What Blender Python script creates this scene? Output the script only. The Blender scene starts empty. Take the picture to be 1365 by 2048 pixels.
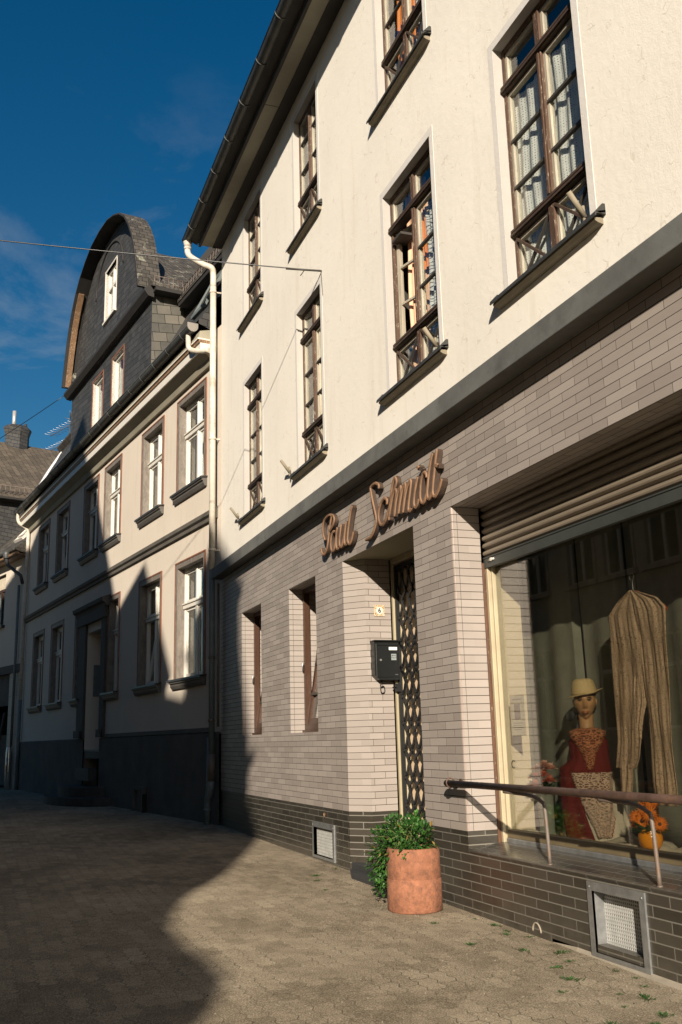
import bpy, math, random
from mathutils import Vector, Matrix
R = math.radians
scene = bpy.context.scene
random.seed(7)

# ------------------------------------------------------------------ camera
cam_d = bpy.data.cameras.new('camera'); cam = bpy.data.objects.new('camera', cam_d)
scene.collection.objects.link(cam); scene.camera = cam
cam_d.sensor_fit = 'VERTICAL'; cam_d.sensor_height = 24.0; cam_d.lens = 1941.4/2048*24.0
cam_d.clip_start = .05; cam_d.clip_end = 2000
YAW, PITCH, ROLL = R(20.48), R(13.16), R(-1.538)
fwd = Vector((-math.cos(YAW)*math.cos(PITCH), math.sin(YAW)*math.cos(PITCH), math.sin(PITCH)))
rgt = fwd.cross(Vector((0, 0, 1))).normalized(); upv = rgt.cross(fwd)
cr = rgt*math.cos(ROLL)+upv*math.sin(ROLL); cu = upv*math.cos(ROLL)-rgt*math.sin(ROLL)
mw = Matrix((cr, cu, -fwd)).transposed().to_4x4(); mw.translation = Vector((0, -3.5, 1.27))
cam.matrix_world = mw

# ------------------------------------------------------------------ world and sun
SUN = Vector((-2.1, 1.0, -.87)).normalized()          # direction the light travels
to_sun = -SUN
elev = math.asin(to_sun.z); azim = math.atan2(to_sun.x, to_sun.y)
world = bpy.data.worlds.new('World'); scene.world = world; world.use_nodes = True
wn = world.node_tree.nodes; wl = world.node_tree.links
bg = wn['Background']
sky = wn.new('ShaderNodeTexSky'); sky.sky_type = 'NISHITA'; sky.sun_disc = False
sky.sun_elevation = elev; sky.sun_rotation = azim
sky.air_density = 1.3; sky.dust_density = 1.0; sky.ozone_density = 4.0; sky.altitude = 300
hs = wn.new('ShaderNodeHueSaturation'); hs.inputs['Hue'].default_value = .498; hs.inputs['Saturation'].default_value = 1.36; hs.inputs['Value'].default_value = 1.25
wl.new(sky.outputs[0], hs.inputs['Color'])
# thin high cloud wisps
tc = wn.new('ShaderNodeTexCoord'); mp = wn.new('ShaderNodeMapping'); mp.inputs['Scale'].default_value = (3.0, 3.0, 7.0)
mp.inputs['Rotation'].default_value = (.3, .2, .5)
nz = wn.new('ShaderNodeTexNoise'); nz.inputs['Scale'].default_value = 1.6; nz.inputs['Detail'].default_value = 9; nz.inputs['Roughness'].default_value = .62; nz.inputs['Distortion'].default_value = .5
rp = wn.new('ShaderNodeValToRGB'); rp.color_ramp.elements[0].position = .51; rp.color_ramp.elements[1].position = .9
rp.color_ramp.elements[1].color = (.9, .9, .9, 1)
sx = wn.new('ShaderNodeSeparateXYZ'); mr = wn.new('ShaderNodeMapRange')
mr.inputs['From Min'].default_value = .62; mr.inputs['From Max'].default_value = .3
mu = wn.new('ShaderNodeMath'); mu.operation = 'MULTIPLY'
cm = wn.new('ShaderNodeMixRGB'); cm.inputs[2].default_value = (7.5, 8.2, 8.8, 1)
wl.new(tc.outputs['Generated'], mp.inputs[0]); wl.new(mp.outputs[0], nz.inputs[0]); wl.new(nz.outputs[0], rp.inputs[0])
wl.new(tc.outputs['Generated'], sx.inputs[0]); wl.new(sx.outputs['Z'], mr.inputs['Value'])
wl.new(rp.outputs[0], mu.inputs[0]); wl.new(mr.outputs[0], mu.inputs[1]); wl.new(mu.outputs[0], cm.inputs[0])
wl.new(hs.outputs[0], cm.inputs[1]); wl.new(cm.outputs[0], bg.inputs[0])
bg.inputs[1].default_value = .03

sun_d = bpy.data.lights.new('sun', 'SUN'); sun_d.energy = 4.9; sun_d.angle = R(.6); sun_d.color = (1.0, .885, .735)
sun = bpy.data.objects.new('sun', sun_d); scene.collection.objects.link(sun)
sun.location = (10, -20, 20); sun.rotation_euler = SUN.to_track_quat('-Z', 'Y').to_euler()

scene.view_settings.view_transform = 'Standard'; scene.view_settings.look = 'None'
scene.view_settings.exposure = .86; scene.view_settings.gamma = 1.0
scene.cycles.max_bounces = 8; scene.cycles.transparent_max_bounces = 16

# ------------------------------------------------------------------ helpers
def tag(o, label, cat, group=None):
    o['label'] = label; o['category'] = cat
    if group: o['group'] = group
    return o
def empty(name, loc=(0, 0, 0), rz=0):
    o = bpy.data.objects.new(name, None); scene.collection.objects.link(o)
    o.location = loc; o.rotation_euler = (0, 0, rz); o.empty_display_size = .2
    return o

class MB:
    def __init__(s): s.v = []; s.f = []; s.m = []; s.s = []
    def face(s, pts, m=0, smooth=False):
        n = len(s.v); s.v += [tuple(p) for p in pts]; s.f.append(tuple(range(n, n+len(pts)))); s.m.append(m); s.s.append(smooth)
    def box(s, x0, x1, y0, y1, z0, z1, m=0, skip=''):
        x0, x1 = sorted((x0, x1)); y0, y1 = sorted((y0, y1)); z0, z1 = sorted((z0, z1))
        n = len(s.v)
        s.v += [(x0,y0,z0),(x1,y0,z0),(x1,y1,z0),(x0,y1,z0),(x0,y0,z1),(x1,y0,z1),(x1,y1,z1),(x0,y1,z1)]
        F = {'b':(0,3,2,1),'t':(4,5,6,7),'f':(0,1,5,4),'k':(3,7,6,2),'l':(0,4,7,3),'r':(1,2,6,5)}
        for k, q in F.items():
            if k not in skip: s.f.append(tuple(n+i for i in q)); s.m.append(m); s.s.append(False)
    def obox(s, a, b, w, h, up=(0,0,1), m=0):
        """bar from a to b, width w (sideways) height h (along up)"""
        a = Vector(a); b = Vector(b); d = (b-a).normalized(); u = Vector(up)
        sd = d.cross(u)
        if sd.length < 1e-5: sd = d.cross(Vector((0,1,0)))
        sd.normalize(); u = sd.cross(d).normalized()
        n = len(s.v)
        for p in (a, b):
            for q in ((-1,-1),(1,-1),(1,1),(-1,1)):
                s.v.append(tuple(p+sd*(w/2*q[0])+u*(h/2*q[1])))
        for q in ((3,2,1,0),(4,5,6,7),(0,1,5,4),(1,2,6,5),(2,3,7,6),(3,0,4,7)):
            s.f.append(tuple(n+i for i in q)); s.m.append(m); s.s.append(False)
    def prism(s, poly, axis, lo, hi, m=0, smooth=False):
        """poly 2D: axis 'x' -> (y,z); 'y' -> (x,z); 'z' -> (x,y)"""
        def P(a, b, t): return {'x': (t, a, b), 'y': (a, t, b), 'z': (a, b, t)}[axis]
        n = len(poly)
        s.face([P(a, b, lo) for a, b in poly][::-1], m); s.face([P(a, b, hi) for a, b in poly], m)
        for i in range(n):
            a = poly[i]; b = poly[(i+1) % n]
            s.face([P(*a, lo), P(*b, lo), P(*b, hi), P(*a, hi)], m, smooth)
    def tube(s, path, r, n=10, m=0, caps=True, smooth=True):
        path = [Vector(p) for p in path]; rr = r if isinstance(r, (list, tuple)) else [r]*len(path)
        base = len(s.v); ref = None
        for i, p in enumerate(path):
            d = (path[min(i+1, len(path)-1)]-path[max(i-1, 0)]).normalized()
            if ref is None:
                ref = d.cross(Vector((0, 0, 1)))
                if ref.length < .1: ref = d.cross(Vector((0, 1, 0)))
            ref = (ref-d*ref.dot(d)).normalized(); o = d.cross(ref)
            for k in range(n):
                a = 2*math.pi*k/n; s.v.append(tuple(p+ref*math.cos(a)*rr[i]+o*math.sin(a)*rr[i]))
        for i in range(len(path)-1):
            for k in range(n):
                a = base+i*n+k; b = base+i*n+(k+1) % n
                s.f.append((a, b, b+n, a+n)); s.m.append(m); s.s.append(smooth)
        if caps:
            s.f.append(tuple(base+k for k in range(n))[::-1]); s.m.append(m); s.s.append(False)
            e = base+(len(path)-1)*n; s.f.append(tuple(e+k for k in range(n))); s.m.append(m); s.s.append(False)
    def lathe(s, prof, c=(0, 0, 0), n=24, m=0, sx=1, sy=1, smooth=True):
        base = len(s.v)
        for r, z in prof:
            for k in range(n):
                a = 2*math.pi*k/n; s.v.append((c[0]+r*sx*math.cos(a), c[1]+r*sy*math.sin(a), c[2]+z))
        for i in range(len(prof)-1):
            for k in range(n):
                a = base+i*n+k; b = base+i*n+(k+1) % n
                s.f.append((a, b, b+n, a+n)); s.m.append(m); s.s.append(smooth)
    def grid(s, fn, nu, nv, m=0, smooth=True):
        base = len(s.v)
        for j in range(nv+1):
            for i in range(nu+1): s.v.append(tuple(fn(i/nu, j/nv)))
        for j in range(nv):
            for i in range(nu):
                a = base+j*(nu+1)+i; s.f.append((a, a+1, a+nu+2, a+nu+1)); s.m.append(m); s.s.append(smooth)
    def build(s, name, mats, parent=None, loc=(0, 0, 0), rz=0, bevel=0, weld=False, solid=0):
        me = bpy.data.meshes.new(name); me.from_pydata(s.v, [], s.f)
        mats = mats if isinstance(mats, (list, tuple)) else [mats]
        for x in mats: me.materials.append(x)
        for i, p in enumerate(me.polygons): p.material_index = s.m[i]; p.use_smooth = s.s[i]
        if weld:
            import bmesh
            bm = bmesh.new(); bm.from_mesh(me); bmesh.ops.remove_doubles(bm, verts=bm.verts, dist=1e-4)
            bmesh.ops.recalc_face_normals(bm, faces=bm.faces); bm.to_mesh(me); bm.free()
        uv = me.uv_layers.new(name='UVMap').data
        for p in me.polygons:
            nx, ny, nz_ = (abs(c) for c in p.normal)
            for li in p.loop_indices:
                c = me.vertices[me.loops[li].vertex_index].co
                if ny >= nx and ny >= nz_: q = (c.x, c.z)
                elif nx >= nz_: q = (c.y, c.z)
                else: q = (c.x, c.y)
                uv[li].uv = q
        o = bpy.data.objects.new(name, me); scene.collection.objects.link(o)
        o.location = loc; o.rotation_euler = (0, 0, rz)
        if parent: o.parent = parent
        if bevel:
            b = o.modifiers.new('bevel', 'BEVEL'); b.width = bevel; b.segments = 2; b.limit_method = 'ANGLE'; b.angle_limit = R(40)
        if solid:
            b = o.modifiers.new('solid', 'SOLIDIFY'); b.thickness = solid; b.offset = 0
        return o

def copy_tree(o, parent=None):
    c = o.copy(); scene.collection.objects.link(c)
    if parent is not None: c.parent = parent
    for ch in list(o.children):
        copy_tree(ch, c)
    return c

def cat_rom(pts, k=6):
    out = []; P = [Vector(p) for p in pts]; P = [P[0]*2-P[1]]+P+[P[-1]*2-P[-2]]
    for i in range(1, len(P)-2):
        for j in range(k):
            t = j/k; a, b, c, d = P[i-1:i+3]
            out.append(.5*((2*b)+(c-a)*t+(2*a-5*b+4*c-d)*t*t+(3*b-a-3*c+d)*t**3))
    out.append(P[-2]); return out

# ------------------------------------------------------------------ materials
def new_mat(name):
    m = bpy.data.materials.new(name); m.use_nodes = True
    return m, m.node_tree.nodes, m.node_tree.links, m.node_tree.nodes['Principled BSDF']
def N(n, t, **kw):
    x = n.new('ShaderNode'+t)
    for k, v in kw.items(): setattr(x, k, v)
    return x
def noise(n, l, vec, scale, detail=6, rough=.6):
    x = N(n, 'TexNoise'); x.inputs['Scale'].default_value = scale; x.inputs['Detail'].default_value = detail; x.inputs['Roughness'].default_value = rough
    if vec: l.new(vec, x.inputs['Vector'])
    return x
def math_(n, l, op, a, b=None, c=None):
    x = N(n, 'Math', operation=op)
    for i, v in enumerate((a, b, c)):
        if v is None: continue
        if isinstance(v, (int, float)): x.inputs[i].default_value = v
        else: l.new(v, x.inputs[i])
    return x.outputs[0]
def mixc(n, l, fac, a, b, bt='MIX'):
    x = N(n, 'MixRGB', blend_type=bt)
    for i, v in enumerate((fac, a, b)):
        if isinstance(v, (int, float)): x.inputs[i].default_value = v
        elif isinstance(v, tuple): x.inputs[i].default_value = v if len(v) == 4 else v+(1,)
        else: l.new(v, x.inputs[i])
    return x.outputs[0]
def ramp(n, l, fac, stops):
    x = N(n, 'ValToRGB'); e = x.color_ramp.elements
    while len(e) < len(stops): e.new(.5)
    for i, (p, c) in enumerate(stops):
        e[i].position = p; e[i].color = c if len(c) == 4 else tuple(c)+(1,)
    l.new(fac, x.inputs[0]); return x.outputs[0]
def bump(n, l, h, strength, dist, normal=None):
    x = N(n, 'Bump'); x.inputs['Strength'].default_value = strength; x.inputs['Distance'].default_value = dist
    l.new(h, x.inputs['Height'])
    if normal: l.new(normal, x.inputs['Normal'])
    return x.outputs[0]
def coords(n, l, kind='Object', scale=None):
    t = N(n, 'TexCoord'); o = t.outputs[kind]
    if scale:
        mpp = N(n, 'Mapping'); mpp.inputs['Scale'].default_value = scale; l.new(o, mpp.inputs[0]); o = mpp.outputs[0]
    return o

def plain(name, col, rough=.75, var=.15, vs=3, bmp=.15, bs=80, bd=.003, metal=0, stretch=None, spec=.5, dirt=None, dirt_s=.8):
    m, n, l, b = new_mat(name)
    v = coords(n, l, 'Object', stretch)
    a = noise(n, l, v, vs, 8, .65)
    lo = tuple(c*(1-var) for c in col); hi = tuple(min(1, c*(1+var)) for c in col)
    c = ramp(n, l, a.outputs[0], [(.3, lo), (.7, hi)])
    if dirt:
        d = noise(n, l, coords(n, l, 'Object'), dirt_s*4, 10, .75)
        k = ramp(n, l, d.outputs[0], [(.50, (0, 0, 0)), (.68, (.85, .85, .85))])
        c = mixc(n, l, k, c, dirt)
    l.new(c, b.inputs['Base Color']); b.inputs['Roughness'].default_value = rough; b.inputs['Metallic'].default_value = metal
    b.inputs['Specular IOR Level'].default_value = spec
    if bmp:
        h = noise(n, l, coords(n, l, 'Object', stretch), bs, 5, .6)
        l.new(bump(n, l, h.outputs[0], bmp, bd), b.inputs['Normal'])
    return m

def plaster(name, col, mark=1.0, stain=(.55, .47, .36)):
    """smooth-floated render with short trowel nicks, faint blotches and rain streaks"""
    m, n, l, b = new_mat(name)
    o = coords(n, l, 'Object')
    big = noise(n, l, o, .7, 8, .6)
    c = ramp(n, l, big.outputs[0], [(.3, tuple(x*.93 for x in col)), (.7, tuple(min(1, x*1.03) for x in col))])
    st = noise(n, l, coords(n, l, 'Object', (3.0, 3.0, .35)), 1.5, 8, .7)
    c = mixc(n, l, ramp(n, l, st.outputs[0], [(.54, (0, 0, 0)), (.78, (.42, .42, .42))]), c, stain)
    # nicks: thin crescents of a distorted voronoi edge, kept only where a sparse mask allows
    dm = noise(n, l, o, 3.0, 2)
    w = N(n, 'MixRGB'); w.inputs[0].default_value = .35; l.new(o, w.inputs[1]); l.new(dm.outputs['Color'], w.inputs[2])
    vo = N(n, 'TexVoronoi', feature='DISTANCE_TO_EDGE'); vo.inputs['Scale'].default_value = 6.5; l.new(w.outputs[0], vo.inputs['Vector'])
    msk = noise(n, l, o, 7.0, 3, .5)
    e = math_(n, l, 'LESS_THAN', vo.outputs['Distance'], .02)
    k = math_(n, l, 'GREATER_THAN', msk.outputs[0], .575)
    nick = math_(n, l, 'MULTIPLY', e, k)
    vo2 = N(n, 'TexVoronoi'); vo2.inputs['Scale'].default_value = 9; l.new(o, vo2.inputs['Vector'])
    m2 = noise(n, l, o, 2.3, 3); dot = math_(n, l, 'MULTIPLY', math_(n, l, 'LESS_THAN', vo2.outputs['Distance'], .10), math_(n, l, 'GREATER_THAN', m2.outputs[0], .58))
    nk = math_(n, l, 'MAXIMUM', nick, dot)
    c = mixc(n, l, math_(n, l, 'MULTIPLY', nk, .22*mark), c, (.35, .28, .2))
    l.new(c, b.inputs['Base Color']); b.inputs['Roughness'].default_value = .88; b.inputs['Specular IOR Level'].default_value = .25
    fine = noise(n, l, o, 90, 4); med = noise(n, l, o, 14, 4)
    h = math_(n, l, 'ADD', math_(n, l, 'MULTIPLY', fine.outputs[0], .25), math_(n, l, 'MULTIPLY', med.outputs[0], .6))
    h = math_(n, l, 'SUBTRACT', h, math_(n, l, 'MULTIPLY', nk, .8*mark))
    l.new(bump(n, l, h, .45, .010), b.inputs['Normal'])
    return m

def tile_mat(name, c1, c2, joint, bw=.303, rh=.0626, v0=.57, hj=.0052, vj=.0011, rough=.5, off=.5, vertical=None, spec=.5, jointv=None, splash=None):
    """narrow split tiles laid in running bond; UV are metres"""
    m, n, l, b = new_mat(name)
    uv = coords(n, l, 'UV'); s = N(n, 'SeparateXYZ'); l.new(uv, s.inputs[0])
    v = math_(n, l, 'SUBTRACT', s.outputs['Y'], v0-rh*40)
    cb = N(n, 'CombineXYZ'); l.new(math_(n, l, 'ADD', s.outputs['X'], 60.0), cb.inputs[0]); l.new(v, cb.inputs[1])
    br = N(n, 'TexBrick'); l.new(cb.outputs[0], br.inputs['Vector'])
    br.inputs['Scale'].default_value = 1; br.inputs['Brick Width'].default_value = bw; br.inputs['Row Height'].default_value = rh
    br.inputs['Mortar Size'].default_value = vj; br.inputs['Mortar Smooth'].default_value = .2; br.offset = off
    br.inputs['Color1'].default_value = (0, 0, 0, 1); br.inputs['Color2'].default_value = (1, 1, 1, 1); br.inputs['Mortar'].default_value = (.5, .5, .5, 1)
    fr = math_(n, l, 'FRACT', math_(n, l, 'DIVIDE', v, rh))
    d = math_(n, l, 'MINIMUM', fr, math_(n, l, 'SUBTRACT', 1.0, fr))
    hm = math_(n, l, 'LESS_THAN', d, hj/2/rh)
    shade = noise(n, l, coords(n, l, 'UV', (3, 16, 1)), 2.2, 6)
    fac = math_(n, l, 'ADD', math_(n, l, 'MULTIPLY', br.outputs['Color'], .6), math_(n, l, 'MULTIPLY', shade.outputs[0], .4))
    c = ramp(n, l, fac, [(.1, c1), (.8, c2)])
    sp = noise(n, l, uv, 220, 3); c = mixc(n, l, math_(n, l, 'MULTIPLY', ramp(n, l, sp.outputs[0], [(.55, (0, 0, 0)), (.75, (1, 1, 1))]), .25), c, tuple(x*.6 for x in c1))
    vm = br.outputs['Fac'] if vertical is None else math_(n, l, 'LESS_THAN', math_(n, l, 'ABSOLUTE', math_(n, l, 'SUBTRACT', s.outputs['X'], vertical)), .0016)
    c = mixc(n, l, vm, c, jointv or joint); c = mixc(n, l, hm, c, joint)
    if splash:      # dried splash dirt clinging to the foot of the wall
        sn = noise(n, l, uv, 7, 8, .75); sf = math_(n, l, 'MULTIPLY', ramp(n, l, sn.outputs[0], [(.40, (0, 0, 0)), (.66, (1, 1, 1))]), ramp(n, l, math_(n, l, 'ADD', math_(n, l, 'MULTIPLY', s.outputs['Y'], 2.2), math_(n, l, 'MULTIPLY', sn.outputs[0], .5)), [(.25, (.75, .75, .75)), (.85, (.05, .05, .05))]))
        c = mixc(n, l, sf, c, splash)
    jm = math_(n, l, 'MAXIMUM', vm, hm)
    l.new(c, b.inputs['Base Color']); b.inputs['Specular IOR Level'].default_value = spec
    l.new(math_(n, l, 'ADD', math_(n, l, 'MULTIPLY', jm, .4), rough), b.inputs['Roughness'])
    fn = noise(n, l, uv, 60, 4)
    # every tile tilts a hair, as hand-set tiles do
    h = math_(n, l, 'ADD', math_(n, l, 'MULTIPLY', fn.outputs[0], .12), math_(n, l, 'MULTIPLY', br.outputs['Color'], .12))
    h = math_(n, l, 'SUBTRACT', h, math_(n, l, 'MULTIPLY', jm, .8))
    l.new(bump(n, l, h, .5, .003), b.inputs['Normal'])
    return m

def slate_mat(name, c1, c2, w=.2, h=.13, tilt=0, spec=.4, moss=False):
    m, n, l, b = new_mat(name)
    mpp = N(n, 'Mapping'); l.new(coords(n, l, 'UV'), mpp.inputs[0]); mpp.inputs['Location'].default_value = (50, 50, 0)
    mpp.inputs['Rotation'].default_value = (0, 0, tilt)
    br = N(n, 'TexBrick'); l.new(mpp.outputs[0], br.inputs['Vector']); br.inputs['Scale'].default_value = 1
    br.inputs['Brick Width'].default_value = w; br.inputs['Row Height'].default_value = h; br.inputs['Mortar Size'].default_value = .006; br.inputs['Mortar Smooth'].default_value = .3
    br.inputs['Color1'].default_value = (0, 0, 0, 1); br.inputs['Color2'].default_value = (1, 1, 1, 1); br.inputs['Mortar'].default_value = (.0, .0, .0, 1)
    s = N(n, 'SeparateXYZ'); l.new(mpp.outputs[0], s.inputs[0])
    fr = math_(n, l, 'FRACT', math_(n, l, 'DIVIDE', s.outputs['Y'], h))
    nn = noise(n, l, coords(n, l, 'UV'), 5, 8)
    fac = math_(n, l, 'ADD', math_(n, l, 'MULTIPLY', br.outputs['Color'], .5), math_(n, l, 'MULTIPLY', nn.outputs[0], .5))
    c = ramp(n, l, fac, [(.15, c1), (.85, c2)])
    c = mixc(n, l, br.outputs['Fac'], c, tuple(x*.25 for x in c1))
    if moss:
        ms_ = noise(n, l, coords(n, l, 'Object'), 3.2, 8, .75)
        c = mixc(n, l, ramp(n, l, ms_.outputs[0], [(.57, (0, 0, 0)), (.61, (1, 1, 1))]), c, (.22, .215, .17))
    l.new(c, b.inputs['Base Color']); b.inputs['Roughness'].default_value = .6; b.inputs['Specular IOR Level'].default_value = spec
    hh = math_(n, l, 'SUBTRACT', math_(n, l, 'ADD', math_(n, l, 'MULTIPLY', br.outputs['Color'], .4), math_(n, l, 'MULTIPLY', fr, -.9)), math_(n, l, 'MULTIPLY', br.outputs['Fac'], .6))
    l.new(bump(n, l, hh, .7, .012), b.inputs['Normal'])
    return m

def wood_peel(name, base=(.070, .038, .022), pale=(.40, .34, .27), amount=.6, st=(30, 30, 2.0)):
    m, n, l, b = new_mat(name)
    v = coords(n, l, 'Object', st)
    a = noise(n, l, v, 1.5, 10, .75); c0 = ramp(n, l, a.outputs[0], [(.3, tuple(x*.6 for x in base)), (.7, tuple(x*1.5 for x in base))])
    p = noise(n, l, coords(n, l, 'Object', (22, 22, 5)), 2.4, 10, .8)
    k = ramp(n, l, p.outputs[0], [(amount, (0, 0, 0)), (amount+.03, (1, 1, 1))])
    l.new(mixc(n, l, k, c0, pale), b.inputs['Base Color']); b.inputs['Roughness'].default_value = .6
    l.new(bump(n, l, p.outputs[0], .5, .003), b.inputs['Normal'])
    return m

def glass_mat(name, tint=(.92, .95, .94), ior=1.52, refl=1.0, rough=.0, wav=.0):
    m = bpy.data.materials.new(name); m.use_nodes = True; n = m.node_tree.nodes; l = m.node_tree.links
    n.remove(n['Principled BSDF']); out = n['Material Output']
    t = N(n, 'BsdfTransparent'); t.inputs[0].default_value = tint+(1,)
    g = N(n, 'BsdfGlossy'); g.inputs['Roughness'].default_value = rough; g.inputs['Color'].default_value = (refl, refl, refl, 1)
    f = N(n, 'Fresnel'); ge = N(n, 'NewGeometry')
    l.new(math_(n, l, 'ADD', math_(n, l, 'MULTIPLY', ge.outputs['Backfacing'], 1/ior-ior), ior), f.inputs['IOR'])
    mx = N(n, 'MixShader'); l.new(f.outputs[0], mx.inputs[0]); l.new(t.outputs[0], mx.inputs[1]); l.new(g.outputs[0], mx.inputs[2])
    if wav:
        nn = noise(n, l, coords(n, l, 'Object'), 3.0, 2); bn = bump(n, l, nn.outputs[0], wav, .02); l.new(bn, g.inputs['Normal'])
    l.new(mx.outputs[0], out.inputs[0]); return m

def lace_mat(name, col=(.8, .78, .74), kind='net', hole=.5, trans=.5, scale=26, mott=0):
    """woven or knitted cloth: threads diffuse and translucent, holes let what is behind show"""
    m = bpy.data.materials.new(name); m.use_nodes = True; n = m.node_tree.nodes; l = m.node_tree.links
    n.remove(n['Principled BSDF']); out = n['Material Output']
    d = N(n, 'BsdfDiffuse'); tl = N(n, 'BsdfTranslucent'); tp = N(n, 'BsdfTransparent')
    nn = noise(n, l, coords(n, l, 'Object'), 6, 5)
    c = ramp(n, l, nn.outputs[0], [(.3, tuple(x*.75 for x in col)), (.7, col)])
    uv = coords(n, l, 'UV')
    if mott:
        nm = noise(n, l, coords(n, l, 'UV', (3.5, 1, 1)), 40, 4, .8); c = mixc(n, l, ramp(n, l, nm.outputs[0], [(.44, (1, 1, 1)), (.54, (0, 0, 0))]), c, tuple(x*mott for x in col))
    if kind == 'web':
        wob = noise(n, l, uv, 18, 3); wv_ = N(n, 'MixRGB'); wv_.inputs[0].default_value = .03; l.new(uv, wv_.inputs[1]); l.new(wob.outputs['Color'], wv_.inputs[2])
        vo = N(n, 'TexVoronoi', feature='DISTANCE_TO_EDGE'); vo.inputs['Scale'].default_value = scale; l.new(coords(n, l, 'Object', (.7, .7, 1.6)), wv_.inputs[1]); l.new(wv_.outputs[0], vo.inputs['Vector'])
        k = math_(n, l, 'GREATER_THAN', vo.outputs['Distance'], hole)
    elif kind == 'net':
        vo = N(n, 'TexVoronoi'); vo.inputs['Scale'].default_value = scale; vo.inputs['Randomness'].default_value = .15; l.new(uv, vo.inputs['Vector'])
        k = math_(n, l, 'LESS_THAN', vo.outputs['Distance'], hole*.6)
    elif kind == 'knit':
        mpp = N(n, 'Mapping'); mpp.inputs['Scale'].default_value = (1.0, .35, 1); l.new(uv, mpp.inputs[0])
        wv = N(n, 'TexWave', wave_type='BANDS', bands_direction='X'); wv.inputs['Scale'].default_value = scale; wv.inputs['Distortion'].default_value = 6; wv.inputs['Detail'].default_value = 3; l.new(mpp.outputs[0], wv.inputs['Vector'])
        k = math_(n, l, 'LESS_THAN', wv.outputs[0], hole)
        c = mixc(n, l, math_(n, l, 'MULTIPLY', wv.outputs[0], .5), tuple(x*.45 for x in col), c)
    else:
        nz2 = noise(n, l, uv, scale, 4, .7)
        wv = N(n, 'TexWave', wave_type='RINGS'); wv.inputs['Scale'].default_value = scale*.4; wv.inputs['Distortion'].default_value = 9; l.new(uv, wv.inputs['Vector'])
        k = math_(n, l, 'LESS_THAN', math_(n, l, 'ADD', math_(n, l, 'MULTIPLY', wv.outputs[0], .6), math_(n, l, 'MULTIPLY', nz2.outputs[0], .4)), hole)
    l.new(c, d.inputs[0]); l.new(c, tl.inputs[0])
    m1 = N(n, 'MixShader'); m1.inputs[0].default_value = trans; l.new(d.outputs[0], m1.inputs[1]); l.new(tl.outputs[0], m1.inputs[2])
    m2 = N(n, 'MixShader'); l.new(math_(n, l, 'MULTIPLY', k, .85), m2.inputs[0]); l.new(m1.outputs[0], m2.inputs[1]); l.new(tp.outputs[0], m2.inputs[2])
    l.new(m2.outputs[0], out.inputs[0]); return m

def fabric(name, col, stripe=None, sscale=14, rough=.9):
    m, n, l, b = new_mat(name)
    nn = noise(n, l, coords(n, l, 'Object'), 9, 5); c = ramp(n, l, nn.outputs[0], [(.3, tuple(x*.75 for x in col)), (.7, col)])
    if stripe:
        wv = N(n, 'TexWave', wave_type='BANDS', bands_direction='X'); wv.inputs['Scale'].default_value = sscale; l.new(coords(n, l, 'Object'), wv.inputs['Vector'])
        c = mixc(n, l, math_(n, l, 'MULTIPLY', wv.outputs[0], .8), c, stripe)
    l.new(c, b.inputs['Base Color']); b.inputs['Roughness'].default_value = rough; b.inputs['Specular IOR Level'].default_value = .2
    f = noise(n, l, coords(n, l, 'Object'), 300, 2); l.new(bump(n, l, f.outputs[0], .3, .002), b.inputs['Normal'])
    return m

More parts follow.
